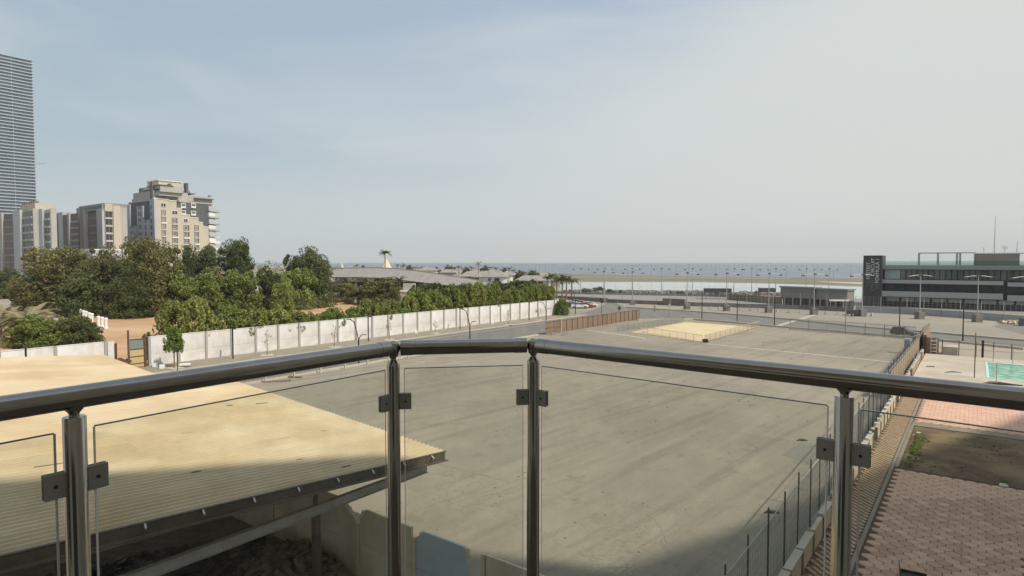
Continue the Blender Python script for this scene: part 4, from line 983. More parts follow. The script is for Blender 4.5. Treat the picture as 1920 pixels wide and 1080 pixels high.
# ------------------------------------------------------------------ things on the lot
hd = gthing('hoarding', 'brown sheet hoarding along the street side of the parking lot', 'fence', -56.3, 101)
ns_ = 17; s0, s1 = 88.2, 119.2; LL = (s1-s0)/ns_
hs = MB('local').bx(-.02,.02,.05,LL-.05,.05,2.02).mesh('hoarding_sheet', M['hoarding']); hp = MB('local').bx(.03,.11,-.05,.05,0,2.1).mesh('hoarding_post', M['dark_steel'])
for i in range(ns_):
    inst('hoarding_sheet', hs, hd, (rs.uniform(-.03,.03), s0+i*LL-101, rs.uniform(-.04,.04)), (0,0,rs.uniform(-.012,.012))); inst('hoarding_post', hp, hd, (0, s0+i*LL-101, 0))
MB('grid').bx(-56.42,-56.2,s0-.2,s1,2.04,2.1).build('top_rail', M['timber'], hd)
hg = gthing('hoarding_gate', 'pair of brown framed gate leaves at the near end of the hoarding', 'gate', -56.3, 85.8)
for s in (83.6, 85.9):
    MB('grid').bx(-56.32,-56.28,s,s+2.1,.1,2.15).build('gate_sheet', M['hoarding'], hg)
    f_ = MB('grid'); 
    for z in (.12,1.15,2.12): f_.beam((-56.2,s,z),(-56.2,s+2.1,z),.06,.07)
    f_.build('gate_frame', M['timber'], hg)
MB('grid').bx(-56.45,-56.1,88.0,88.15,0,2.3).build('gate_post', M['kerb'], hg)
# leftover planks under the handrail, left
for (px,py,a,lb) in ((520,716,.4,'pale plank lying by the lot kerb behind the shed roof'),(545,708,-.2,'second plank lying by the lot kerb farther right')):
    o = MB('local').box((0,0,.12),(2.6,.25,.1),a).build('plank', M['timber']); o.location = g(px,py); tag(o, lb, 'plank')
lw = gthing('low_fence', 'low fence posts with rails along the lot kerb behind the shed', 'fence', -56, 38)
for s in np.arange(27, 74, 3.2): MB('grid').bx(-56.1,-55.95,s,s+.15,0,1.2 if s < 40 else .7).build('fence_post', M['kerb'], lw)
MB('grid').beam((-56.02,27,1.0),(-56.02,40,1.0),.06,.1).build('rail', M['kerb'], lw)
gr = MB('local'); rg = random.Random(77)
for k in range(700):
    n, s = rg.uniform(-55,-6.5), rg.uniform(19, 112)*rg.random()**.35+0
    s = max(s, 19.5); x_, y_, _ = w(n, s); r = rg.choice((.012,.018,.025,.04))*(1+s/70)
    gr.box((x_, y_, .012+r*.3), (r*2, r*1.4, r*.7), rg.uniform(0,3), rg.uniform(-.3,.3), rg.uniform(-.3,.3))
o = gr.build('grit', M['pave']); tag(o, 'loose pale stones and grit scattered over the parking lot', 'grit', kind='stuff')
for px, py, lb in ((1447,963,'dark rag lying at the shade edge on the lot by the wire fence'),(1504,827,'small dark scrap on the lot near the dark asphalt patch')):
    o = MB('local').tube([(-.35,0,.03),(-.1,.08,.08),(.2,-.02,.07),(.4,.06,.03)], [.04,.09,.07,.03], 6).build('rag', M['tarp']); o.location = g(px, py); tag(o, lb, 'rag')
# pale sand plot
sp = MB('world'); base = [g(*p)[:2] for p in ((1182,623),(1317,641),(1418,614),(1285,604))]
tagp = structure('sand_plot', sp.sheet(base, .03), M['yellow_sand'])
mnd = MB('local'); c0 = np.mean(np.array(base), 0); G = 14; P0, P1, P2, P3 = [np.array(p) for p in base]; vs = []; rs2 = random.Random(2)
for i in range(G+1):
    for j in range(G+1):
        u, v = i/G, j/G; p = (P0*(1-u)+P1*u)*(1-v)+(P3*(1-u)+P2*u)*v
        e = min(u, 1-u, v, 1-v); vs.append((p[0], p[1], .034+min(e*8, 1)*(.22+rs2.uniform(0,.07))))
mnd.add(vs, [(i*(G+1)+j, (i+1)*(G+1)+j, (i+1)*(G+1)+j+1, i*(G+1)+j+1) for i in range(G) for j in range(G)])
o = mnd.build('sand_bed', M['yellow_sand'], smooth=True); tag(o, 'low bed of pale yellow sand on the parking lot', 'sand', kind='stuff')
def barrier_proto(m):
    t = thing('crowd_barrier', 'x', 'barrier', (0,0,-50), 0)
    f_ = MB('local'); L = 2.2
    for z in (.15,1.1): f_.beam((-L/2,0,z),(L/2,0,z),.04,.05)
    for x in (-L/2,L/2): f_.beam((x,0,0),(x,0,1.12),.045,.045)
    f_.build('frame', m, t)
    b = MB('local')
    for i in range(1, 14): b.beam((-L/2+i*L/14,0,.15),(-L/2+i*L/14,0,1.1),.018,.018)
    b.build('bars', m, t)
    for x in (-.8,.8): MB('local').beam((x,-.28,.03),(x,.28,.03),.05,.04).build('foot', m, t)
    return t
M['barrier'] = mat('pale_barrier_paint', (.55,.48,.36), .7)
M['barrier_grey'] = mat('grey_barrier_steel', (.36,.35,.32), .6, metal=.3)
def barrier_run(proto, a, b, cnt, lab, grp, first=False):
    pa, pb = np.array(g(*a)[:2]), np.array(g(*b)[:2]); d = pb-pa; an = atan2(d[1], d[0])
    for i in range(cnt):
        q = pa+d*(i+.5)/cnt; sc = np.linalg.norm(d)/cnt/2.25
        dup(proto, (q[0], q[1], 0), an+random.uniform(-.03,.03), lab(i+1), grp, (sc, 1, 1))
pr = barrier_proto(M['barrier'])
barrier_run(pr, (1202,624), (1317,643), 8, lambda i: f'{ordn(i)} pale barrier from the left along the near side of the sand plot', 'pale barriers round the sand plot')
barrier_run(pr, (1321,642), (1424,613), 12, lambda i: f'{ordn(i)} pale barrier from the near corner along the right side of the sand plot', 'pale barriers round the sand plot')
pr2 = barrier_proto(M['barrier_grey'])
barrier_run(pr2, (1158,622), (1282,603), 14, lambda i: f'{ordn(i)} grey barrier from the near end along the left side of the sand plot', 'grey barriers left of the sand plot')
for p_ in (pr, pr2):
    for c in list(p_.children): bpy.data.objects.remove(c)
    bpy.data.objects.remove(p_)
for px, py, lb in ((1038,629,'small grey crate just above the handrail, left of two'),(1060,629,'small grey crate just above the handrail, right of two'),(1322,642,'small black block at the near corner of the sand plot')):
    o = MB('local').bx(-.45,.45,-.25,.25,.0,.12).bx(-.4,.4,-.2,-.16,.12,.5).bx(-.4,.4,.16,.2,.12,.5).bx(-.4,-.36,-.2,.2,.12,.5).build('crate', M['black_metal'] if 'black' in lb else M['mast']); o.location = g(px,py); tag(o, lb, 'crate')
cab = thing('electric_cabinet', 'white cabinet with grey door standing on the lot near the wire fence', 'cabinet', g(1701,663), PHI)
MB('local').bx(-.38,.38,-.35,.35,.1,1.95).build('housing', M['white'], cab); MB('local').bx(-.3,.3,-.38,-.352,.25,1.75).build('door', M['mast'], cab); MB('local').bx(-.5,.5,-.5,.5,0,.1).build('plinth', M['kerb'], cab); MB('local').bx(-.42,.42,-.4,.4,1.952,2.0).build('lid', M['fascia_light'], cab)
# fence at the far edge of the lot
ff = thing('lot_fence', 'see-through mesh fence with grey frames along the far edge of the lot', 'fence', g(1600,626), 0)
fpts = [g(px, py) for px, py in ((1481,618),(1516,621),(1551,624),(1585,626),(1622,629),(1658,632),(1695,635),(1718,637))]
for a, b in zip(fpts[:-1], fpts[1:]):
    f_ = MB('world')
    for z in (.1, 1.95): f_.beam((a[0],a[1],z),(b[0],b[1],z),.05,.06)
    f_.build('rail', M['barrier_grey'], ff); MB('world').beam((a[0],a[1],0),(a[0],a[1],2.05),.09,.09).build('post', M['barrier_grey'], ff)
    m_ = MB('world'); d = np.array(b)-np.array(a)
    for k in range(1, 24):
        q = np.array(a)+d*k/24; m_.beam((q[0],q[1],.1),(q[0],q[1],1.95),.016,.016)
    m_.build('mesh_bars', M['barrier_grey'], ff)

# ------------------------------------------------------------------ cars
def car(name, label, loc, rz, paint, suv=False, group=None):
    t = thing(name, label, 'car', loc, rz, group)
    H = 1.68 if suv else 1.45; L = 2.3; wd = .9
    low = [(-L,.35),(-L+.05,.72),(-L+.1,.98),(-1.2,1.02),(.9,1.0),(1.9,.88),(L-.03,.72),(L,.4),(L-.1,.28),(-L+.1,.28)]
    MB('local').wall(low, (0,-wd,0), (1,0,0), (0,0,1), (0,2*wd,0)).build('body', paint, t, bevel=.07)
    x0 = -L+.16 if suv else -1.75
    gh = [(x0,.97),(x0+.28,H-.05),(x0+.6,H),(.25,H-.02),(1.25,.97)]
    m = MB('local'); vs = []
    for sd2, k in ((-1,0),(1,1)):
        for x, z in gh: vs.append((x, sd2*(wd-.06-(z-.97)*.22), z))
    n = len(gh); m.add(vs, [tuple(range(n)), tuple(range(n,2*n))[::-1]]+[(i+n,i,(i+1)%n,(i+1)%n+n)[::-1] for i in range(n)])
    m.build('cabin', M['glass_dark'], t, bevel=.03)
    MB('local').wall([(x0+.3,H-.02),(x0+.6,H+.015),(.2,H),(.38,H-.08),(x0+.35,H-.09)], (0,-wd+.23,0), (1,0,0), (0,0,1), (0,2*wd-.46,0)).build('roof', paint, t, bevel=.02)
    for sd2 in (-1, 1):
        for x in (x0+.75, -.35): MB('local').beam((x, sd2*(wd-.045), .97), (x+.05, sd2*(wd-.19), H-.03), .07, .03).build('pillar', paint, t)
        MB('local').box((.95, sd2*(wd+.08), 1.0), (.16,.16,.13)).build('mirror', paint, t)
        for x in (-1.42, 1.42):
            wh = MB('local').tube([(x, sd2*(wd-.2), .34), (x, sd2*(wd+.015), .34)], .34, 20).build('wheel', M['rubber'], t, smooth=True)
            inst('rim', MB('local').tube([(x, sd2*(wd+.012), .34), (x, sd2*(wd+.03), .34)], .2, 14).mesh('rim', M['wheel']), wh)
        MB('local').box((L-.1, sd2*.68, .7), (.14,.36,.14)).build('headlight', M['lamp_clear'], t); MB('local').box((-L+.06, sd2*.72, .86), (.1,.26,.2)).build('tail_light', M['lamp_red'], t)
    return t
pa = np.array(g(1670,627)); pb = np.array(g(1718,631)); car('parked_suv', 'black car on the wide road beyond the parking lot', tuple((pa+pb)/2), atan2((pb-pa)[1], (pb-pa)[0]), M['car_black'], True).scale = (.78,.78,.8)
cars = [(1068,577,'car_black','black parked car, leftmost behind the bright yellow-green tree'),(1079,575,'car_white','white parked car behind the black one at the junction'),(1087,578,'car_white','white parked car with a red one beside it at the junction'),(1096,577,'car_red','red parked car at the end of the white wall'),(1104,576,'car_white','rightmost white parked car at the junction'),(1094,573,'car_red','red parked car in the back row at the junction'),(1083,571,'car_grey','grey parked car in the back row at the junction')]
for k, (px, py, c, lb) in enumerate(cars): car('parked_car', lb, g(px,py), radians(-20+k*7), M[c], False, 'cars parked beyond the end of the white wall')

# ------------------------------------------------------------------ race track: blocks, masts, barriers, markers
def mast_parts(t, h, aw, base=True, r=.12, heads=3, z0=0.0):
    MB('local').tube([(0,0,z0),(0,0,h)], [r*1.2, r*.6], 8).build('mast_pole', M['mast'], t)
    MB('local').tube([(-aw/2,0,h-.25),(-aw*.2,0,h),(aw*.2,0,h),(aw/2,0,h-.25)], r*.55, 6).build('cross_arm', M['mast'], t)
    for x in np.linspace(-aw/2, aw/2, heads): MB('local').box((x,-.15,h-.32 if abs(x) > .1 else h+.05), (.6,.4,.2), 0, .3).build('floodlight', M['anthracite'], t)
    if base: MB('local').box((0,0,.75),(1.35,1.35,1.5)).build('concrete_base', M['conc_block'], t, bevel=.06)
m0 = thing('floodlight_mast', 'x', 'floodlight mast', g(1132,568), 0); mast_parts(m0, 9.2, 5.4)
GM = 'floodlight masts on big concrete blocks'
near = [(1132,568,'first from the left, behind the round sign'),(1186,572,'second from the left'),(1288,580,'third from the left, near the low brown wall'),(1362,583,'fourth from the left, beside the ramp wall'),(1441,586,'fifth from the left, at the ramp wall'),(1526,590,'before the left half of the grey sheds'),(1616,593,'at the foot of the dark sign tower'),(1724,598,'before the left part of the race building'),(1832,604,'before the right part of the race building'),(1921,611,'cut by the right picture edge')]
for i, (px, py, lb) in enumerate(near):
    L_ = f'floodlight mast on a dark concrete block, {lb}'
    if i == 0: m0['label'] = L_; m0['group'] = GM
    else: dup(m0, g(px, py), radians(random.uniform(-6,6)), L_, GM)
m1 = thing('floodlight_mast', 'x', 'floodlight mast', g(1089,553), 0); mast_parts(m1, 9.6, 5.4, False, .13)
GM2 = 'middle row of floodlight masts at the lagoon shore'
for i, px in enumerate((1089,1134,1185,1240,1298,1376,1409,1454,1511,1554)):
    L_ = f'{ordn(i+1)} mast from the left in the middle row at the near lagoon shore'
    if i == 0: m1['label'] = L_; m1['group'] = GM2
    else: dup(m1, g(px, 552+i*.5), radians(random.uniform(-8,8)), L_, GM2)
m2_ = thing('floodlight_mast', 'x', 'floodlight mast', g(917,514), 0); mast_parts(m2_, 9.6, 6.5, False, .16)
GM3 = 'far row of floodlight masts before the sea'
for i, px in enumerate((917,965,981,992,1004,1012,1023,1035,1069,1110,1131,1154,1177,1198,1221,1241,1267,1291,1316,1341,1366,1392,1418,1445,1475,1503,1532,1563,1595)):
    py = np.interp(px, (900,1069,1341,1600), (512,518,520.5,523))
    L_ = f'{ordn(i+1)} thin far floodlight mast from the left, standing against the sea'
    if i == 0: m2_['label'] = L_; m2_['group'] = GM3
    else: dup(m2_, g(px, py), radians(random.uniform(-10,10)), L_, GM3)
cn = MB('local').prism([(-.75,-.4),(.75,-.4),(.75,.4),(-.75,.4)],0,.12).add([(-.6,-.35,.12),(.6,-.35,.12),(.6,.35,.12),(-.6,.35,.12),(-.18,-.1,.85),(.18,-.1,.85),(.18,.1,.85),(-.18,.1,.85)],[(0,1,5,4),(1,2,6,5),(2,3,7,6),(3,0,4,7),(4,5,6,7)]).mesh('road_marker', M['fascia_light'])
for ci, (px, py) in enumerate(((1255,575),(1291,579),(1313,579),(1332,580.5),(1349,580.5),(1371,581.5),(1389,582.5),(1406,583),(1424,583.5),(1438,585),(1458,585),(1479,586.5),(1501,587.5),(1525,588.5),(1549,589.5),(1570,591),(1588,592),(1606,592.5),(1635,593))):
    o = inst('road_marker', cn, None, g(px, py), (0,0,random.uniform(-.5,.5)), (.6,.6,.9)); tag(o, f'{ordn(ci+1)} pale wedge-shaped concrete marker from the left along the far side of the road', 'marker', 'pale wedge markers along the road')
def wall_run(name, label, pts, h, th, m, step, fence=0, fm='mast', cat='barrier'):
    P = [np.array(g(*p)[:2]) for p in pts]; t = thing(name, label, cat, (*((P[0]+P[-1])/2), 0))
    for a, b in zip(P[:-1], P[1:]):
        L = np.linalg.norm(b-a); k = max(1, round(L/step)); d = (b-a)/k
        for i in range(k):
            p = a+d*i; q = a+d*(i+1); u = (q-p)/np.linalg.norm(q-p)*.04
            MB('world').beam((*(p+u), h/2), (*(q-u), h/2), th, h).build('wall_segment', m, t)
            if fence:
                MB('world').beam((*p, h), (*p, h+fence), .09, .09).build('fence_post', M[fm], t)
        if fence:
            mm = MB('world')
            for z in np.linspace(h+.3, h+fence-.1, 5): mm.beam((*a, z), (*b, z), .03, .03)
            kk = int(L/.9)
            for i in range(kk): p = a+(b-a)*i/kk; mm.beam((*p, h), (*p, h+fence-.1), .025, .025)
            mm.build('mesh_wire', M[fm], t, kind='stuff')
    return t
wall_run('track_barrier', 'near concrete track barrier with mesh fence, left of the race building', [(1060,561),(1135,567),(1200,570),(1300,574),(1400,577),(1500,580),(1600,585)], 1.05, .45, M['conc_block'], 6, 3.0)
wall_run('track_barrier', 'pale panelled barrier in front of the race building', [(1604,585),(1700,589),(1800,596),(1925,606)], 1.45, .3, M['fascia_light'], 4.2, 2.4)
wall_run('track_barrier', 'far track barrier with mesh fence at the lagoon side', [(1000,549),(1110,552),(1200,553.5),(1330,556),(1470,561)], .8, .4, M['conc_block'], 9, 3.0)
wall_run('ramp_wall', 'long pale-topped ramp wall running down to the grey sheds', [(1362,562),(1400,565),(1465,571)], 2.0, .5, M['strip_green'], 8, 0, cat='wall')
wall_run('service_wall', 'low brown wall with light top behind the third big mast', [(1243,572),(1285,574)], 1.9, .8, M['brown_render'], 3, 0, cat='wall')
wall_run('guard_rail', 'thin dark guard rail behind the parked cars', [(1000,556),(1062,559),(1140,563)], .7, .2, M['conc_block'], 6, 0, cat='barrier')
structure('median_pavement', MB('world').sheet(pixpoly([(1175,575),(1300,581),(1480,594),(1737,617),(1950,636),(1950,604),(1720,590),(1500,579),(1300,575),(1135,567)]), .01), M['ground'])
# rocks and shrubs at the lagoon's near shore
rk = MB('local'); rs3 = random.Random(8)
for k in range(420):
    px = rs3.uniform(1060,1470); py = np.interp(px, (1075,1320,1470), (548.5,550.5,554))+rs3.uniform(-1,1.2); p = g(px, py); r = rs3.uniform(.3,1.2)
    rk.box((p[0], p[1], r*.3), (r*1.8, r*1.3, r), rs3.uniform(0,3), rs3.uniform(-.4,.4), rs3.uniform(-.4,.4))
o = rk.build('shore_rocks', M['rock']); tag(o, 'dark rocks lining the near shore of the lagoon', 'rocks', kind='stuff')
for i, (px, py, pt, pw) in enumerate(((1100,550,540,26),(1122,549,537,30),(1142,550,541,14),(1152,551,544,10),(1164,551,543,10),(1345,553,545,14),(1420,553,545,12),(1440,553,546,10),(1275,553,546,22))):
    ptree('shore_shrub', f'{ordn(i+1)} dark shrub from the left on the near lagoon shore', 'shrub', px, py, pt, pw, 'bushy', 'leaf_dark', i%3, 'shrubs on the lagoon shore')
for px, py, ww, lb in ((1345,560,8.5,'black low canopy beside the ramp wall'),(1438,559,5,'small black canopy behind the fifth big mast')):
    t = thing('canopy', lb, 'canopy', g(px,py), radians(-12)); MB('local').box((0,0,2.7),(ww,3,1.3)).build('canopy_top', M['anthracite'], t, bevel=.1)
    for x in (-ww*.42, ww*.42): MB('local').beam((x,0,0),(x,0,2.1),.15,.15).build('leg', M['mast'], t)
for px, py, lb in ((1390,566,'white boat-like van roof behind the ramp wall'),(1500,579,'x')):
    pass
# grey hospitality sheds
def house(name, label, cat, a, b, depth, zt, zb, m_wall, m_roof, bays=0, band=None, group=None):
    pa = np.array(g(*a)[:2]); pb = np.array(g(*b)[:2]); d = pb-pa; L = np.linalg.norm(d); an = atan2(d[1], d[0])
    t = thing(name, label, cat, (*pa, 0), an, group)
    MB('local').bx(0,L,.0,depth,zb,zt).build('upper_wall', m_wall, t)
    MB('local').bx(-.3,L+.3,-.3,depth+.3,zt,zt+.35).build('roof', m_roof, t)
    if zb > 0: MB('local').bx(0,L,1.2,depth,0,zb-.01).build('recessed_base', M['anthracite'], t)
    for i in range(bays):
        x = L*(i+.5)/bays
        if zb > 0: MB('local').bx(x-.12,x+.12,-.0,.3,0,zb-.01).build('column', M['mast'], t)
        else: MB('local').bx(x-L/bays*.3,x+L/bays*.3,-.06,-.005,zt*.3,zt*.72).build('window', band or M['glass_dark'], t)
    return t
house('hospitality_shed', 'left grey box shed with open base by the lagoon', 'shed', (1463,572), (1526,576), 3, 4.95, 2.2, M['fascia_grey'], M['fascia'], 4)
house('hospitality_shed', 'right grey box shed with open base next to the sign tower', 'shed', (1530,576), (1588,580), 3, 4.75, 2.1, M['fascia_grey'], M['fascia'], 4)
o = thing('barrier_sign', 'long white board on the barrier left of the sign tower', 'sign', g(1573,583), radians(-8)); MB('local').box((0,0,2.6),(4.6,.12,.42)).build('board', M['white'], o); MB('local').beam((-2,0,0),(-2,0,2.4),.1,.1).build('leg', M['mast'], o); MB('local').beam((2,0,0),(2,0,2.4),.1,.1).build('leg', M['mast'], o)
ut = thing('utility_trailer', 'dark box trailer parked beyond the road left of the sign tower', 'trailer', g(1598,593), radians(-12)); ut.scale = (.6,.6,.7)
MB('local').box((0,0,1.35),(3.6,1.8,1.3)).build('box_body', M['anthracite'], ut, bevel=.05); MB('local').beam((-1.8,0,.6),(-3.6,0,.5),.12,.12).build('drawbar', M['black_metal'], ut)
for x in (-.5,.5): MB('local').tube([(x,-.95,.35),(x,-.8,.35)], .35, 14).build('wheel', M['rubber'], ut)
sk = thing('sand_skip', 'heap of pale rubble by the junction in front of the race building', 'rubble', g(1898,607), 0)
hb = MB('local')
for k in range(40): hb.box((random.uniform(-2,2),random.uniform(-1,1),random.uniform(.05,.5)),(random.uniform(.3,1),random.uniform(.3,.7),random.uniform(.2,.5)),random.uniform(0,3),random.uniform(-.5,.5),random.uniform(-.5,.5))
hb.build('rubble_lumps', M['grime'], sk, kind='stuff')

# race building with the dark sign tower
RS = 192.0
def fz(px, py): return ons(px, py, RS)
nL, _ = fz(1652, 540); nR, _ = fz(1990, 540); nT0, _ = fz(1618, 540)
rb_ = gthing('race_building', 'long three-storey glass race building with grey fascia bands', 'building', (nL+nR)/2, RS+8)
zz = lambda py: ons(1700, py, RS)[1]
nJ = fz(1884, 540)[0]
body = MB('grid').bx(nL,nR,RS+1.8,RS+16,0,zz(505)).build('core', M['anthracite'], rb_)
MB('grid').bx(nL-1,nR,RS-.4,RS+16.4,zz(505),zz(497.2)).build('roof_slab', M['fascia'], rb_)
for y0, y1, pr_ in ((531.5,524.5,0),(556.5,546.5,-.6)):
    MB('grid').bx(nL-.6,nJ-.3,RS+pr_-.5,RS+1.9,zz(y0),zz(y1)).build('fascia_band', M['fascia_light'], rb_)
    MB('grid').bx(nJ+.5,nR,RS+pr_+.2,RS+1.9,zz(y0)-.3,zz(y1)-.3).build('fascia_band', M['fascia_light'], rb_)
k = 0; n = nL+.6
while n < nR-1:
    wide = 3.7 if k == 0 else 1.15
    MB('grid').bx(n,n+wide-.12,RS+1.5,RS+1.55,zz(523.5),zz(506)).build('window', M['glass_green'] if k else M['pale_pane'], rb_)
    n += wide+.08; k += 1
for i in range(18):
    n = nL+.4+i*2.6
    MB('grid').bx(n,n+2.45,RS+1.3,RS+1.36,zz(546),zz(532)).build('window', M['glass_dark'], rb_)
for i in range(13):
    n = nL+1.2+i*3.4
    MB('grid').bx(n,n+2.9,RS+1.3,RS+1.37,zz(565.5),zz(558.5)).build('garage_window', M['fascia_light'], rb_)
MB('grid').bx(nL,nR,RS-.32,RS-.28,zz(497),zz(489)).build('glass_parapet', M['glass_para'], rb_)
nf0, nf1 = fz(1722,480)[0], fz(1828,480)[0]
fr = MB('grid'); ztop = zz(475.5)
for n in (nf0, fz(1758,480)[0], fz(1794,480)[0], fz(1800,480)[0], nf1): fr.bx(n-.22,n+.22,RS+2,RS+2.4,zz(497),ztop)
fr.bx(nf0-.2,nf1+.2,RS+1.9,RS+2.5,ztop,ztop+.25); fr.bx(nf0-.2,nf0+.2,RS+2.5,RS+9,ztop,ztop+.25)
fr.build('roof_frame', M['mast'], rb_)
MB('grid').bx(nf1,fz(1913,480)[0],RS+2,RS+11,zz(497),zz(476.5)).build('plant_room', M['taupe_render'], rb_)
MB('grid').bx(nf1-.3,fz(1990,480)[0],RS+1.8,RS+11.2,zz(476.5),zz(475)).build('plant_roof', M['white'], rb_)
for px, tl in ((1845,.7),(1885,0)):
    n = fz(px,470)[0]; dsh = MB('local')
    prof = [(.02,-.2),(.3,-.14),(.56,0),(.6,.05)]
    dsh.lathe((0,0,0), prof, 16); o = dsh.build('satellite_dish', M['mast']); o.location = w(n, RS+4, zz(475)+1.25); o.rotation_euler = (radians(62), 0, PHI+radians(75 if tl else 10)); tag(o, 'left satellite dish on the race building roof, seen edge-on' if tl else 'right satellite dish on the race building roof, facing front', 'satellite dish', 'satellite dishes on the roof')
    MB('grid').bx(n-.06,n+.06,RS+4,RS+4.12,zz(475),zz(475)+1.1).build('dish_stand', M['mast'], rb_)
for px, top, lb in ((1866,405,'tall thin antenna mast on the race building roof'),(1910,452,'shorter antenna at the right end of the race building roof')):
    n = fz(px,450)[0]; o = MB('grid').tube([(n,RS+6,zz(475)),(n,RS+6,zz(440) if top == 405 else zz(465)),(n,RS+6,ons(px,top,RS+6)[1])],[.12,.08,.04],6).build('antenna', M['mast']); tag(o, lb, 'antenna')
tw = gthing('sign_tower', 'dark anthracite tower with white upright lettering at the left of the race building', 'tower', nT0+2.5, RS)
tz1 = ons(1630,479,RS-1.2)[1]; nA = ons(1618,520,RS-1.2)[0]; nB = ons(1654,520,RS-1.2)[0]
MB('grid').bx(nA,nB,RS-1.2,RS+6,0,tz1).build('tower_body', M['anthracite'], tw)
for n in (nA+.02, nB-.14): MB('grid').bx(n,n+.12,RS-1.26,RS-1.203,0,tz1).build('edge_trim', M['slate'], tw)
def text(s_, nn, z0, z1, m):          # rotated lettering, read from bottom to top
    cu = bpy.data.curves.new('lettering', 'FONT'); cu.body = s_; cu.size = 1; cu.extrude = .02; o = bpy.data.objects.new('lettering_tmp', cu); COL.objects.link(o)
    bpy.context.view_layer.update(); dg = bpy.context.evaluated_depsgraph_get(); me = bpy.data.meshes.new_from_object(o.evaluated_get(dg)); bpy.data.objects.remove(o)
    co = np.zeros(len(me.vertices)*3); me.vertices.foreach_get('co', co); co = co.reshape(-1,3)
    x0, x1 = co[:,0].min(), co[:,0].max(); y0, y1 = co[:,1].min(), co[:,1].max()
    zc = z0+(co[:,0]-x0)/(x1-x0)*(z1-z0); nn_ = nn-.42+(1-(co[:,1]-y0)/(y1-y0))*-.0+(-(co[:,1]-y0)/(y1-y0)+1)*.84
    sc = RS-1.24+co[:,2]; P = np.column_stack([np.outer(nn_, N)+np.outer(sc, D), zc]); a = -PHI; Lc = np.array(tw.location); P = P-Lc
    P = np.column_stack([P[:,0]*cos(a)-P[:,1]*sin(a), P[:,0]*sin(a)+P[:,1]*cos(a), P[:,2]])
    me.vertices.foreach_set('co', P.ravel()); me.materials.clear(); me.materials.append(m); me.update(); inst('lettering', me, tw)
M['letter'] = mat('white_letters', (.7,.7,.7), .6); M['letter_dim'] = mat('dull_letters', (.16,.155,.155), .7)
zt_ = lambda py: ons(1636, py, RS-1.2)[1]; wN = nB-nA
text('FASTEST', nA+wN*.27, zt_(523), zt_(492), M['letter']); text('THE', nA+wN*.27, zt_(538), zt_(526), M['letter_dim'])
text('CIRCUIT', nA+wN*.50, zt_(517), zt_(484), M['letter']); text('STREET', nA+wN*.50, zt_(545), zt_(520), M['letter_dim'])
text('FORMULA 1', nA+wN*.74, zt_(530), zt_(486), M['letter'])
text('IN', nA+wN*.74, zt_(541), zt_(533), M['letter_dim'])

# ------------------------------------------------------------------ apartment blocks on the left
def at(px, Y): r = ray(px, 430); return np.array([r[0]/r[1]*Y, Y])
def block(t, nc, sc, Ln, Ls, z0, z1, m, name='volume'): return MB('grid').bx(nc-Ln,nc,sc,sc+Ls,z0,z1).build(name, m, t)
def fin_s(t, sc, p0, p1, z1, m, out=.5, z0=0, name='pilaster'):     # fin on the shaded face (plane s = sc)
    a = ons(p0,430,sc)[0]; b = ons(p1,430,sc)[0]; return MB('grid').bx(a,b,sc-out,sc,z0,z1).build(name, m, t)
def fin_n(t, nc, p0, p1, z1, m, out=.5, z0=0, name='pilaster'):
    a = onn(p0,430,nc)[0]; b = onn(p1,430,nc)[0]; return MB('grid').bx(nc,nc+out,a,b,z0,z1).build(name, m, t)
def bays_s(t, sc, p0, p1, z1, nf, m_win, m_band, z0=4, k=1, fh=3.3):
    a = ons(p0,430,sc)[0]; b = ons(p1,430,sc)[0]
    for i in range(nf):
        zt = z1-i*fh-.5
        if zt-fh < z0: break
        MB('grid').bx(a+.05,b-.05,sc-.32,sc,zt-fh+.02,zt-fh+.85).build('spandrel', m_band, t)
        for j in range(k):
            x0 = a+(b-a)*j/k+.12; x1 = a+(b-a)*(j+1)/k-.12; MB('grid').bx(x0,x1,sc-.08,sc-.003,zt-fh+.9,zt).build('window', m_win, t)
def bays_n(t, nc, p0, p1, z1, nf, m_win, m_band, z0=4, k=1, fh=3.3):
    a = onn(p0,430,nc)[0]; b = onn(p1,430,nc)[0]
    for i in range(nf):
        zt = z1-i*fh-.5
        if zt-fh < z0: break
        MB('grid').bx(nc,nc+.32,a+.05,b-.05,zt-fh+.02,zt-fh+.85).build('spandrel', m_band, t)
        for j in range(k):
            x0 = a+(b-a)*j/k+.12; x1 = a+(b-a)*(j+1)/k-.12; MB('grid').bx(nc+.003,nc+.08,x0,x1,zt-fh+.9,zt).build('window', m_win, t)
def zat(px, py, Y): return EYE+(491-py)/F*Y
# left block
p = at(62, 262); nA_, sA_ = float(p@N), float(p@D); za = zat(60,391,262)
t = gthing('apartment_block', 'leftmost apartment block with brown window bays and pale fins', 'building', nA_-10, sA_+8)
LA = onn(77,430,nA_)[0]-sA_
block(t, nA_, sA_, 70, LA, 0, za-1, M['taupe_render']); 
fin_s(t, sA_, 4, 8, za, M['cream_render'], .9); fin_s(t, sA_, 30, 43, za, M['grey_render'], 1.0)
bays_s(t, sA_, 8.5, 29.5, za-.5, 13, M['brown_render'], M['taupe_render'], 2, 1, 3.2)
bays_s(t, sA_, 43.5, 61, za-.5, 13, M['glass_dark'], M['cream_render'], 2, 2, 3.2)
bays_s(t, sA_, -20, 3, za-.5, 13, M['taupe_render'], M['cream_render'], 2, 1, 3.2)
fin_n(t, nA_, 62.3, 76.8, za, M['cream_render'], .4)
a = onn(77, 430, nA_)[0]
s7 = sA_+LA+.05; n7 = ons(95,430,s7)[0]; LB = onn(106.5,430,n7)[0]-s7
block(t, n7, s7, n7-ons(70,430,s7)[0], LB, 0, za-.8, M['grey_render'])
bays_s(t, s7, 84.5, 94, za-1.6, 13, M['glass_dark'], M['cream_render'], 2, 1, 3.2)
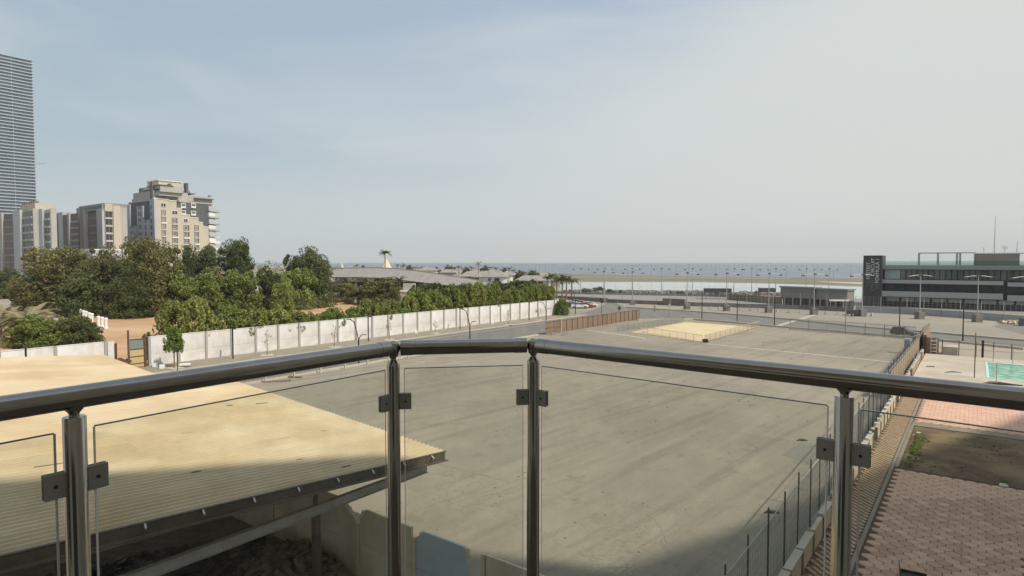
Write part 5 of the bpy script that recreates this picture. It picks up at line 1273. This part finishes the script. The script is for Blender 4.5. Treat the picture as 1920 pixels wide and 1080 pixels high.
fin_s(t, s7, 77, 84, za-.3, M['grey_render'], .8)
fin_n(t, n7, 95.3, 106, za-.3, M['cream_render'], .5)
MB('grid').bx(nA_-24,nA_-4,sA_+2,sA_+9,za-1,za+2.6).build('roof_volume', M['beige_render'], t)
for i in range(6): MB('grid').bx(nA_-23+i*3.1,nA_-21.4+i*3.1,sA_+2.3,sA_+4,za+2.6,za+3.7).build('roof_unit', M['brown_render'], t)
# narrow blue-grey slab behind
p = at(118, 330); t = gthing('apartment_block', 'narrow pale blue-grey slab between the two brown blocks', 'building', float(p@N)-6, float(p@D)+6)
block(t, float(p@N), float(p@D), 12, 12, 0, zat(112,398,330), M['grey_render']); MB('grid').bx(float(p@N)-11,float(p@N)-7,float(p@D)-.4,float(p@D),0,zat(112,401,330)).build('pilaster', M['slate'], t)
# middle block
p = at(197, 292); nM, sM = float(p@N), float(p@D); zm = zat(180,381,292)
t = gthing('apartment_block', 'middle apartment block with brown bays, pale fin and pinkish top', 'building', nM-10, sM+8)
block(t, nM, sM, nM-ons(149,430,sM)[0], onn(239,430,nM)[0]-sM, 0, zm, M['taupe_render'])
fin_s(t, sM, 161.5, 165, zm-3, M['cream_render'], 1.0); fin_s(t, sM, 186, 196.5, zm-2.6, M['grey_render'], 1.0)
bays_s(t, sM, 166, 185.5, zm-3, 10, M['brown_render'], M['taupe_render'], 2, 1, 3.6)
MB('grid').bx(ons(160,400,sM)[0],nM-.2,sM-.9,sM-.2,zm-3.2,zm-.4).build('roof_pergola', M['fascia'], t)
for i in range(9): MB('grid').bx(ons(162,400,sM)[0]+i*2.4,ons(162,400,sM)[0]+i*2.4+1.7,sM-.98,sM-.905,zm-2.6,zm-1.0).build('pergola_opening', M['glass_dark'], t)
bays_n(t, nM, 198, 211, zm-3.5, 9, M['glass_dark'], M['beige_render'], 2, 2, 3.6)
fin_n(t, nM, 212.5, 226, zm-1, M['beige_render'], .6); fin_n(t, nM, 197.2, 212, zm-.3, M['beige_render'], .35, zm-3.9, 'roof_panel')
fin_n(t, nM, 226.5, 238, zm-1.6, M['cream_render'], .3)
s2 = sM+1.5; n2 = ons(148,430,s2)[0]; z2 = ons(135,401,s2)[1]
block(t, n2, s2, n2-ons(118.5,430,s2)[0], 12, 0, z2, M['brown_render'])
fin_s(t, s2, 130, 133.2, z2+.6, M['cream_render'], .8); bays_s(t, s2, 133.6, 148, z2-1, 9, M['brown_render'], M['cream_render'], 2, 1, 3.2)
block(t, n2-6, s2+2, 3, 4, z2, z2+3, M['taupe_render'], 'roof_volume')
# low white building between
p = at(172, 215); t = gthing('low_building', 'low pale grey building showing between the big trees', 'building', float(p@N)-6, float(p@D)+4)
block(t, float(p@N), float(p@D), 12, 10, 0, zat(150,469,215), M['grey_render'])
MB('grid').bx(float(p@N)-12.1,float(p@N)+.1,float(p@D)-.1,float(p@D)+10.1,zat(150,469,215),zat(150,469,215)+.4).build('parapet', M['white'], t)
# brown villa left
p = at(66, 165); t = gthing('villa', 'brown-orange villa partly hidden by the left olive tree', 'house', float(p@N)-4, float(p@D)+4)
vn, vs_ = float(p@N), float(p@D); block(t, vn, vs_, 5.2, 8, 0, zat(50,505,165), M['brown_tan'])
MB('grid').bx(vn-6,vn-1.5,vs_-.3,vs_,0,zat(50,480,165)).build('white_column', M['cream_render'], t); MB('grid').bx(vn-5.6,vn-3.6,vs_-1,vs_-.3,zat(50,482,165),zat(50,478,165)).build('white_cap', M['white'], t)
t = gthing('villa', 'small white garden house at the left edge behind the palms', 'house', *[float(q) for q in (at(30,150)@N, at(30,150)@D)])
q = at(41,150); block(t, float(q@N), float(q@D), 5, 5, 0, zat(30,535,150), M['white_wall']); MB('grid').bx(float(q@N)-5.3,float(q@N)+.3,float(q@D)-.3,float(q@D)+5.3,zat(30,535,150),zat(30,530,150)).build('roof', M['fascia'], t)

# stepped apartment block
YC = 330.0; p = at(289, YC); nc, sc = float(p@N), float(p@D)
t = gthing('stepped_apartment_block', 'beige stepped apartment block with dark cladding and roof terraces', 'building', nc-15, sc+15)
fN = lambda px, py: onn(px, py, nc); fS = lambda px, py: ons(px, py, sc)
s_end = fN(399, 400)[0]; ztop = fN(316, 377)[1]; n_end = fS(238, 400)[0]
MB('grid').bx(n_end, nc-1.2, sc+1.2, s_end, 0, ztop).build('volume', M['slate'], t)
MB('grid').bx(n_end-.6, nc-.9, sc+.9, s_end+1, ztop, ztop+.7).build('roof_slab', M['cream_render'], t)
step = [(289,372),(317,375),(317,377),(331,377.5),(331,391),(341,391.5),(342,403),(356,404),(358,408),(372,409.5),(373,417),(380,418),(382,425),(391,427),(393,430),(399,431)]
prof = [fN(a, b) for a, b in step]; prof = [(a, b) for a, b in prof]
poly = [(sc, -0)]+[]  # closed below
pr_ = [(s, z) for s, z in prof]; pr_[0] = (sc, pr_[0][1]); full = pr_+[(pr_[-1][0], 0), (sc, 0)]
MB('grid').wall([(a, b) for a, b in full], (nc, 0, 0), (0,1,0), (0,0,1), (-1.18,0,0)).build('stepped_facade', M['beige_render'], t)
for a, b in zip(pr_[:-1], pr_[1:]):
    if abs(a[1]-b[1]) < 1.2 and abs(b[0]-a[0]) > 2: MB('grid').beam((nc+.0,a[0],a[1]+.2),(nc+.0,b[0],b[1]+.2),.5,.45).build('ledge', M['lightband'], t)
FH = 3.62
wmesh = {}
def win_n(s, z, wd, h, n0=None, fr=True):
    n0 = nc if n0 is None else n0
    f = MB('grid').bx(n0+.002,n0+.16,s-wd/2,s+wd/2,z,z+h).build('window', M['lightband'] if fr else M['glass_dark'], t)
    if fr: MB('grid').bx(n0+.165,n0+.2,s-wd/2+.2,s-.1,z+.2,z+h-.2).bx(n0+.165,n0+.2,s+.1,s+wd/2-.2,z+.2,z+h-.2).build('pane', M['glass_dark'], t)
for p0, p1, ytop, ybot in ((302,312,393,450),(322,334,408,476),(344,356,422,462),(364,374,422,462)):
    a = fN(p0, ytop)[0]; b = fN(p1, ytop)[0]; z1 = fN(p0, ytop)[1]; z0 = 8
    MB('grid').bx(nc+.001,nc+.02,a,b,z0,z1).build('recess', M['dark_recess'], t)
    i = 0; z = z1-2.7
    while z > 10:
        win_n((a*.62+b*.38), z, (b-a)*.5, 2.3); MB('grid').bx(nc+.02,nc+.5,a,b,z-1.2,z-.35).build('balcony_front', M['lightband'] if (i+p0) % 3 == 0 else M['beige_render'], t); z -= FH; i += 1
    MB('grid').bx(nc,nc+.45,b-.6,b,z0,z1).build('fin', M['beige_render'], t)
for p0, p1, y0 in ((301,311,381),(322,333,395),(344,352,410)):
    a = fN(p0,y0)[0]; b = fN(p1,y0)[0]; win_n((a+b)/2, fN(p0,y0+7)[1], b-a, 2.2)
# white bays on the dark cladding
for px, ys in ((325,(388,)),(345,(386,399)),(364,(386,400))):
    for y in ys:
        s_, z_ = fN(px, y+4); MB('grid').bx(nc-1.19,nc-.5,s_-1.3,s_+1.3,z_,z_+2.6).build('bay_window', M['lightband'], t); MB('grid').bx(nc-.497,nc-.45,s_-1,s_+1,z_+1,z_+2.3).build('pane', M['glass_green'], t)
# balcony stack at the right end
for i in range(12):
    z = ztop-1.0-i*FH
    if z < 8: break
    MB('grid').bx(nc-9,nc+1.2,s_end+.1,s_end+3.4,z-FH+.05,z-FH+.4).build('balcony_slab', M['fascia'] if i < 4 else M['lightband'], t)
    MB('grid').bx(nc+.9,nc+1.18,s_end-2.5,s_end+3.3,z-FH+.42,z-FH+1.45).build('balcony_front', M['grey_render'] if i < 5 else M['lightband'], t)
    MB('grid').bx(nc-4,nc+.6,s_end-2.6,s_end+1.2,z-FH+.45,z-.1).build('bay_window', M['lightband'] if i % 2 else M['grey_render'], t)
MB('grid').bx(nc-14,nc-2,s_end+.05,s_end+2,0,ztop-1).build('volume', M['cream_render'], t)
# shaded face
for p0, p1, y0, m, o_ in ((238,243,384,'grey_render',.9),(243.5,256,383,'slate',.3),(256.5,268,387,'grey_render',1.0),(268.5,280,379,'slate',.3),(280.5,289,373,'grey_render',1.0)):
    a = fS(p0, y0)[0]; b = fS(p1, y0)[0]; z1 = fS(p0, y0)[1]
    MB('grid').bx(a,b-(.0 if p1 == 289 else .05),sc+.9-o_,sc+1.19,0,z1).build('bay_wall', M[m], t)
for p0, p1, y1 in ((244,256,425),(267,281,413)):
    a = fS(p0, y1)[0]; b = fS(p1, y1)[0]; MB('grid').bx(a,b,sc-.15,sc+.58,0,fS(p0,y1)[1]).build('lower_bay_wall', M['grey_render'], t)
for px in (246,249.5,260.5,264,273,283.5):
    for i in range(13):
        z = fS(px, 392)[1]-i*FH
        if z < 10 or (px < 252 and z > fS(px,428)[1]) or (266 < px < 281 and z > fS(px,416)[1]): continue
        n_ = fS(px, 400)[0]; yy = sc-.16 if (px < 252 or 266 < px < 281) else sc-.11
        MB('grid').bx(n_-.8,n_+.8,yy-.06,yy-.003,z,z+2.1).build('window', M['glass_dark'], t)
# roof terraces
def rb2(p0, p1, y0, y1, m, back=1.2, dn=12, name='terrace_level'):
    a = onn(p0, y0, nc-back); b = onn(p1, y0, nc-back); zlo = onn(p0, y1, nc-back)[1]
    return MB('grid').bx(nc-back-dn, nc-back, a[0], b[0], zlo, a[1]).build(name, M[m], t)
rb2(288,352,357,374,'cream_render',2.5,26); rb2(350,398,366,377,'cream_render',3.5,20); rb2(292,345,348,358,'beige_render',6,20); rb2(297,340,337.5,349,'beige_render',9,14)
rb2(366,401,370.5,372,'slate',1.5,14,'pergola_slab'); rb2(290,367,356,357.5,'brown_render',2.8,16,'pergola_slab'); rb2(296,342,336.5,338,'lightband',8.5,15,'roof_edge')
rb2(296,300,349,356.9,'brown_render',3.2,1,'terrace_post'); 
for px in (303,312,322,331,343,355): rb2(px,px+1.2,357.5,362,'brown_render',2.3,.5,'terrace_post')
for px in (296,304,327,338): rb2(px,px+5,361.5,364,'glass_dark',2.48,.2,'terrace_window')
for px, y0, y1, ww, m in ((351,343,368,4.2,'slate'),(320,344,366,3.5,'brown_render'),(287,341,372,4,'brown_render'),(396,366,380,3.5,'mast')):
    rb2(px-ww/2, px+ww/2, y0, y1, m, 4, 3, 'chimney')
for px, y0, y1, dn in ((252,352,376,3.6),(238.5,373,385,2.6),(273,345,370,2.6)):
    a = fS(px, y0); MB('grid').bx(a[0]-dn/2,a[0]+dn/2,sc+3,sc+5.5,fS(px,y1)[1],a[1]).build('chimney', M['slate'] if px != 273 else M['brown_render'], t)
for p0, p1, y0, y1 in ((246,272,366,374),(262,290,358,366),(270,292,350,358)):
    a = fS(p0,y0); b = fS(p1,y0); MB('grid').bx(a[0],b[0],sc+2.2,sc+14,fS(p0,y1)[1]-1,a[1]).build('terrace_level', M['cream_render'], t)
    MB('grid').bx(a[0]-1,b[0]+.5,sc+1.6,sc+9,a[1],a[1]+.35).build('pergola_slab', M['slate'], t)

# skyscraper
YT = 700.0; p = at(72.5, YT); nc2, sc2 = float(p@N), float(p@D)
t = gthing('skyscraper', 'very tall blue-grey tower with white floor slabs at the left edge', 'skyscraper', nc2-20, sc2-25)
HT2 = zat(60,119,YT); s_far = sc2; s_near = sc2-95
MB('grid').bx(nc2-40,nc2-1.6,s_near,s_far-1.2,0,HT2-1).build('glass_core', M['tower_glass'], t)
k = int(HT2/3.6)
sl = MB('local').bx(-40.5,.0,-95,0,0,.85).mesh('floor_slab', M['tower_slab'])
for i in range(k+1):
    inst('floor_slab', sl, t, (nc2-(nc2-20), sc2-(sc2-25), HT2-.85-i*3.6))
for j in range(3): MB('grid').bx(nc2-1.6,nc2-1.3,s_near+15+j*30,s_near+15.5+j*30,0,HT2-1).build('mullion', M['tower_slab'], t)
MB('grid').beam((nc2,sc2,zat(70,309,YT)),(nc2+6,sc2+8,zat(70,306,YT)),.7,.7).build('davit_arm', M['mast'], t)

# ------------------------------------------------------------------ mid distance: long grey roof, tents, resort
t = thing('long_pavilion', 'long grey tiled pavilion roof with a curved falling ridge', 'pavilion', (*at(760,250),0))
rid = [(622,503.5,268),(660,503,268),(705,502.5,268),(740,504,266),(770,507,264),(800,511,262),(830,515.5,260),(860,520,258),(890,525,256),(920,530,254),(945,534,252)]
eav = [(622,520,236),(660,520,236),(705,521,236),(740,524,235),(770,527.5,234),(800,531,233),(830,534.5,232),(860,537,231),(890,539,230),(920,540.5,230),(945,541.5,230)]
def P3(px, py, Y): q = at(px, Y); return (q[0], q[1], zat(px, py, Y))
R_ = [P3(*a) for a in rid]; E_ = [P3(*a) for a in eav]; Bk = [(a[0]+(a[0]-b[0]), a[1]+(a[1]-b[1]), b[2]) for a, b in zip(R_, E_)]
rows = 9; tk = MB('world')
for i in range(len(R_)-1):
    m_ = MB('world')
    for r in range(rows):
        f0, f1 = r/rows, (r+1)/rows
        def L3(a, b, f, dz=0): return tuple(a[k]*(1-f)+b[k]*f+(dz if k == 2 else 0) for k in range(3))
        m_.add([L3(R_[i],E_[i],f0,-.0),L3(R_[i+1],E_[i+1],f0,0),L3(R_[i+1],E_[i+1],f1,.05),L3(R_[i],E_[i],f1,.05),L3(R_[i],E_[i],f1,0),L3(R_[i+1],E_[i+1],f1,0)],[(0,3,2,1),(3,4,5,2)])
    m_.add([R_[i],R_[i+1],Bk[i+1],Bk[i]],[(0,1,2,3)])
    m_.build('roof_panel', M['pav_roof'], t)
MB('world').tube([(a[0],a[1],a[2]+.1) for a in R_], .32, 6).build('ridge_cap', M['brown_render'], t)
MB('world').tube([(a[0],a[1],a[2]-.05) for a in E_], .22, 6).build('eave_beam', M['anthracite'], t)
for i in range(0, len(E_)-1):
    MB('world').beam((E_[i][0]+1,E_[i][1]+1.5,0),(E_[i][0]+1,E_[i][1]+1.5,E_[i][2]-.1),.5,.5).build('column', M['taupe_render'], t)
MB('world').prism([(R_[0][0],R_[0][1]-6),(R_[7][0],R_[7][1]-6),(R_[7][0],R_[7][1]+6),(R_[0][0],R_[0][1]+6)],0,3.2).build('inner_wall', M['anthracite'], t)
def tent(label, px, py, Y, pt, pw):
    q = at(px, Y); h = zat(px, pt, Y); rr_ = pw/F*Y/2; t = thing('tent', label, 'tent', (q[0], q[1], 0), .3)
    m = MB('local'); k = 12; vs = []; fs = []
    prof = [(rr_,h*.2),(rr_*.76,h*.36),(rr_*.5,h*.57),(rr_*.24,h*.79),(.1,h)]
    m.lathe((0,0,0), prof, 10); m.build('canopy', M['tent'], t)
    for i in range(6): MB('local').beam((rr_*.9*cos(i*pi/3),rr_*.9*sin(i*pi/3),0),(rr_*.9*cos(i*pi/3),rr_*.9*sin(i*pi/3),h*.3),.25,.25).build('pole', M['mast'], t)
tent('tall cream pointed tent behind the long grey roof, under the tall palm', 724, 503, 300, 484, 50)
tent('small white pointed tent at the left end of the long grey roof', 640, 503, 300, 492, 28)
palm('tall palm rising above the cream tent on the horizon', (*at(721.5,285),0), zat(721,475,285), 3.5, 40, True, seed=11)
# white wall inside the compound
def iwall(label, a, b, h, m):
    pa, pb = np.array(g(*a)[:2]), np.array(g(*b)[:2]); t = thing('garden_wall', label, 'wall', (*((pa+pb)/2),0))
    k = max(2, int(np.linalg.norm(pb-pa)/5)); 
    for i in range(k):
        p_ = pa+(pb-pa)*i/k; q_ = pa+(pb-pa)*(i+1)/k; u = (q_-p_)*.01
        MB('world').beam((*(p_+u),h/2),(*(q_-u),h/2),.25,h).build('wall_bay', m, t)
iwall('whitish stained wall behind the lone big tree inside the compound', (588,566),(690,559), 2.4, M['white_wall'])
iwall('low grey kerb wall at the back of the orange sand yard', (165,583),(300,578), .8, M['grime'])
t = thing('white_kiosk', 'small white kiosk showing behind the hedge below the small dark palm', 'kiosk', g(768,578), -.2); MB('local').bx(-1.6,1.6,-1.5,1.5,0,4.4).build('wall', M['cream_render'], t); MB('local').bx(-1.9,1.9,-1.8,1.8,4.4,4.7).build('roof', M['white'], t); MB('local').bx(-1.3,1.3,-1.2,1.2,4.7,6.4).build('upper_wall', M['cream_render'], t)
# balustrade posts
bp = MB('local').lathe((0,0,0), [(.32,0),(.32,.25),(.22,.3),(.24,1.5),(.33,1.6),(.33,1.8),(.15,1.95)], 8).mesh('balustrade_post', M['white'])
pts = [(199,615),(192,613),(185,611),(173,605),(168,603),(162,600),(157,598),(151,595),(146,593),(141,591),(137,589),(132,587),(128,585.5),(124,584)]
bl_ = thing('white_balustrade', 'row of white stubby balustrade posts across the orange sand yard', 'balustrade', g(165,601), 0)
for px, py in pts:
    q = g(px, py+1); o = inst('balustrade_post', bp, bl_, (q[0]-bl_.location[0], q[1]-bl_.location[1], 0))
# garden path inside the compound
structure('garden_path', MB('world').sheet(pixpoly([(100,590),(128,592),(140,640),(60,640)]), .02), M['kerb'])
# resort houses and palms beyond
GR = 'low resort houses near the lagoon'
def resort(label, p0, p1, Y, yt, yb, m, dp=12, cloth=True):
    a = at(p0, Y); b = at(p1, Y*1.0); d = b-a; t = thing('resort_house', label, 'house', (a[0], a[1], 0), atan2(d[1], d[0])-.12, GR); L = np.linalg.norm(d)
    zt = zat(p0, yb-(yb-yt)*.45, Y); z2 = zat(p0, yt, Y)
    MB('local').bx(0,L,0,dp,0,zt).build('wall', m, t)
    MB('local').add([(-1,-1,zt),(L+1,-1,zt),(L+1,dp+1,zt),(-1,dp+1,zt),(2.5,dp*.4,z2),(L-2.5,dp*.4,z2),(L-2.5,dp*.7,z2),(2.5,dp*.7,z2)],[(0,3,2,1),(4,5,6,7),(0,1,5,4),(1,2,6,5),(2,3,7,6),(3,0,4,7)]).build('roof', M['pav_roof'], t)
    k = int(L/3)
    if cloth:
        for i in range(k): MB('local').bx(i*3+.3,i*3+2.4,-.12,-.01,.6,zt-.5).build('window', M['blue_cloth'] if i % 3 else M['glass_dark'], t)
resort('grey-roofed resort house with blue and white front, left of two', 888, 945, 270, 508, 528, M['white_wall'])
resort('grey-roofed resort house nearer to the forked palm clump', 968, 1030, 262, 517, 533, M['blue_grey'])
resort('brownish flat resort house left of the blue and white front', 862, 890, 285, 509, 526, M['taupe_render'], 10, False)
resort('small white resort house behind the blue and white one', 940, 958, 300, 507, 522, M['white'], 8, False)
resort('small white resort house on the horizon right of the lone big tree', 650, 668, 420, 497, 506, M['white'], 8, False)
resort('far white resort house behind the falling grey ridge', 785, 815, 360, 501, 512, M['white'], 8, False)
resort('far tan resort house behind the falling grey ridge', 825, 850, 340, 505, 516, M['cream_render'], 8, False)
GPp = 'distant palms and trees along the resort shore'
rs4 = random.Random(12)
fpalm = [(668,502,495,380),(678,503,497,380),(745,503,494,380),(756,504,495,380),(768,504,496,390),(779,505,498,380),(790,506,499,380),(838,508,496,380),(847,508,498,370),(860,509,497,370),(873,509,500,360),(884,510,498,360),(897,509,491,360),(908,510,497,350),(917,510,498,350),(930,511,500,350),(946,511,501,340),(955,512,500,340),(962,512,503,340),(973,514,506,330),(983,516,508,320),(997,518,505,310),(1000,520,507,310),(1012,522,512,300),(852,508,500,365),(820,507,500,370),(806,506,500,370),(990,517,510,315)]
for i, (px, pb, pt, Y) in enumerate(fpalm):
    h = zat(px, pt, Y); q = at(px, Y)
    if i % 3 == 1: tree('far_tree', f'{ordn(i//3+1)} round far tree from the left in the shore planting', 'tree', (q[0], q[1], 0), h, 7.5, 'bushy', 'leaf_dark', i % 3, GPp)
    else: palm(f'{ordn(i+1)} far palm from the left in the shore planting', (q[0], q[1], 0), max(2.5, h-1.4), 3.0, 12, True, GPp, 'far_palm', i)
sc_ = MB('local'); Cs = []; rr4 = np.random.RandomState(6)
for k in range(260):
    px = rr4.uniform(640,1050); Y = rr4.uniform(290,420); q = at(px, Y); Cs.append((q[0], q[1], rr4.uniform(.5,3.2)))
V, n = leaf_cloud(rr4, Cs, rr4.uniform(1.2,3.4,len(Cs)), 40, .5, .7); o = bpy.data.objects.new('shore_scrub', leaf_mesh('shore_scrub', V, n, M['leaf_olive'])); COL.objects.link(o); tag(o, 'low scrub between the resort houses', 'scrub', kind='stuff')
# doum palm clump
GD = 'clump of forked palms right of the hedge'
for i, (px, pb, pt, fl) in enumerate(((1044,560,524,3.0),(1054,562,521,3.2),(1062,562,523,3.0),(1072,560,525,3.0),(1033,548,517,3.4),(1026,546,520,2.8))):
    q = g(px, pb); palm(['short palm on the left side of the forked palm clump','tallest palm in the forked palm clump','inner palm of the forked clump','outer right palm leaning out of the forked clump','feathery palm behind the forked clump on the left','smaller feathery palm behind the end of the hedge'][i], q, zat(px, pt+3, q[1]), fl, 26, True, GD, seed=20+i)
# undergrowth below the big trees, and tufts at the foot of the hedge
Cs = []; Rr = []
for k in range(330):
    px = rr4.uniform(150, 600); py = rr4.uniform(563, 590)-abs(px-350)*.02; q = g(px, py); Cs.append((q[0], q[1], rr4.uniform(.3,2.6))); Rr.append(rr4.uniform(.7,1.9))
V, n = leaf_cloud(rr4, Cs, Rr, 70, .22, .9); o = bpy.data.objects.new('undergrowth', leaf_mesh('undergrowth', V, n, M['leaf_dark'])); COL.objects.link(o); tag(o, 'dark undergrowth filling the gaps under the big trees', 'undergrowth', kind='stuff')
for q in (-79,): pass
# distant land behind the compound
Cs = []; Rr = []
for k in range(200):
    px = rr4.uniform(-60, 640); Y = rr4.uniform(215, 420); q = at(px, Y); Cs.append((q[0], q[1], rr4.uniform(1,5)+(4 if px > 430 and k % 2 else 0))); Rr.append(rr4.uniform(2.5,5))
V, n = leaf_cloud(rr4, Cs, Rr, 60, .6, .8); o = bpy.data.objects.new('distant_woodland', leaf_mesh('distant_woodland', V, n, M['leaf_olive'])); COL.objects.link(o); tag(o, 'distant band of trees behind the compound', 'woodland', kind='stuff')
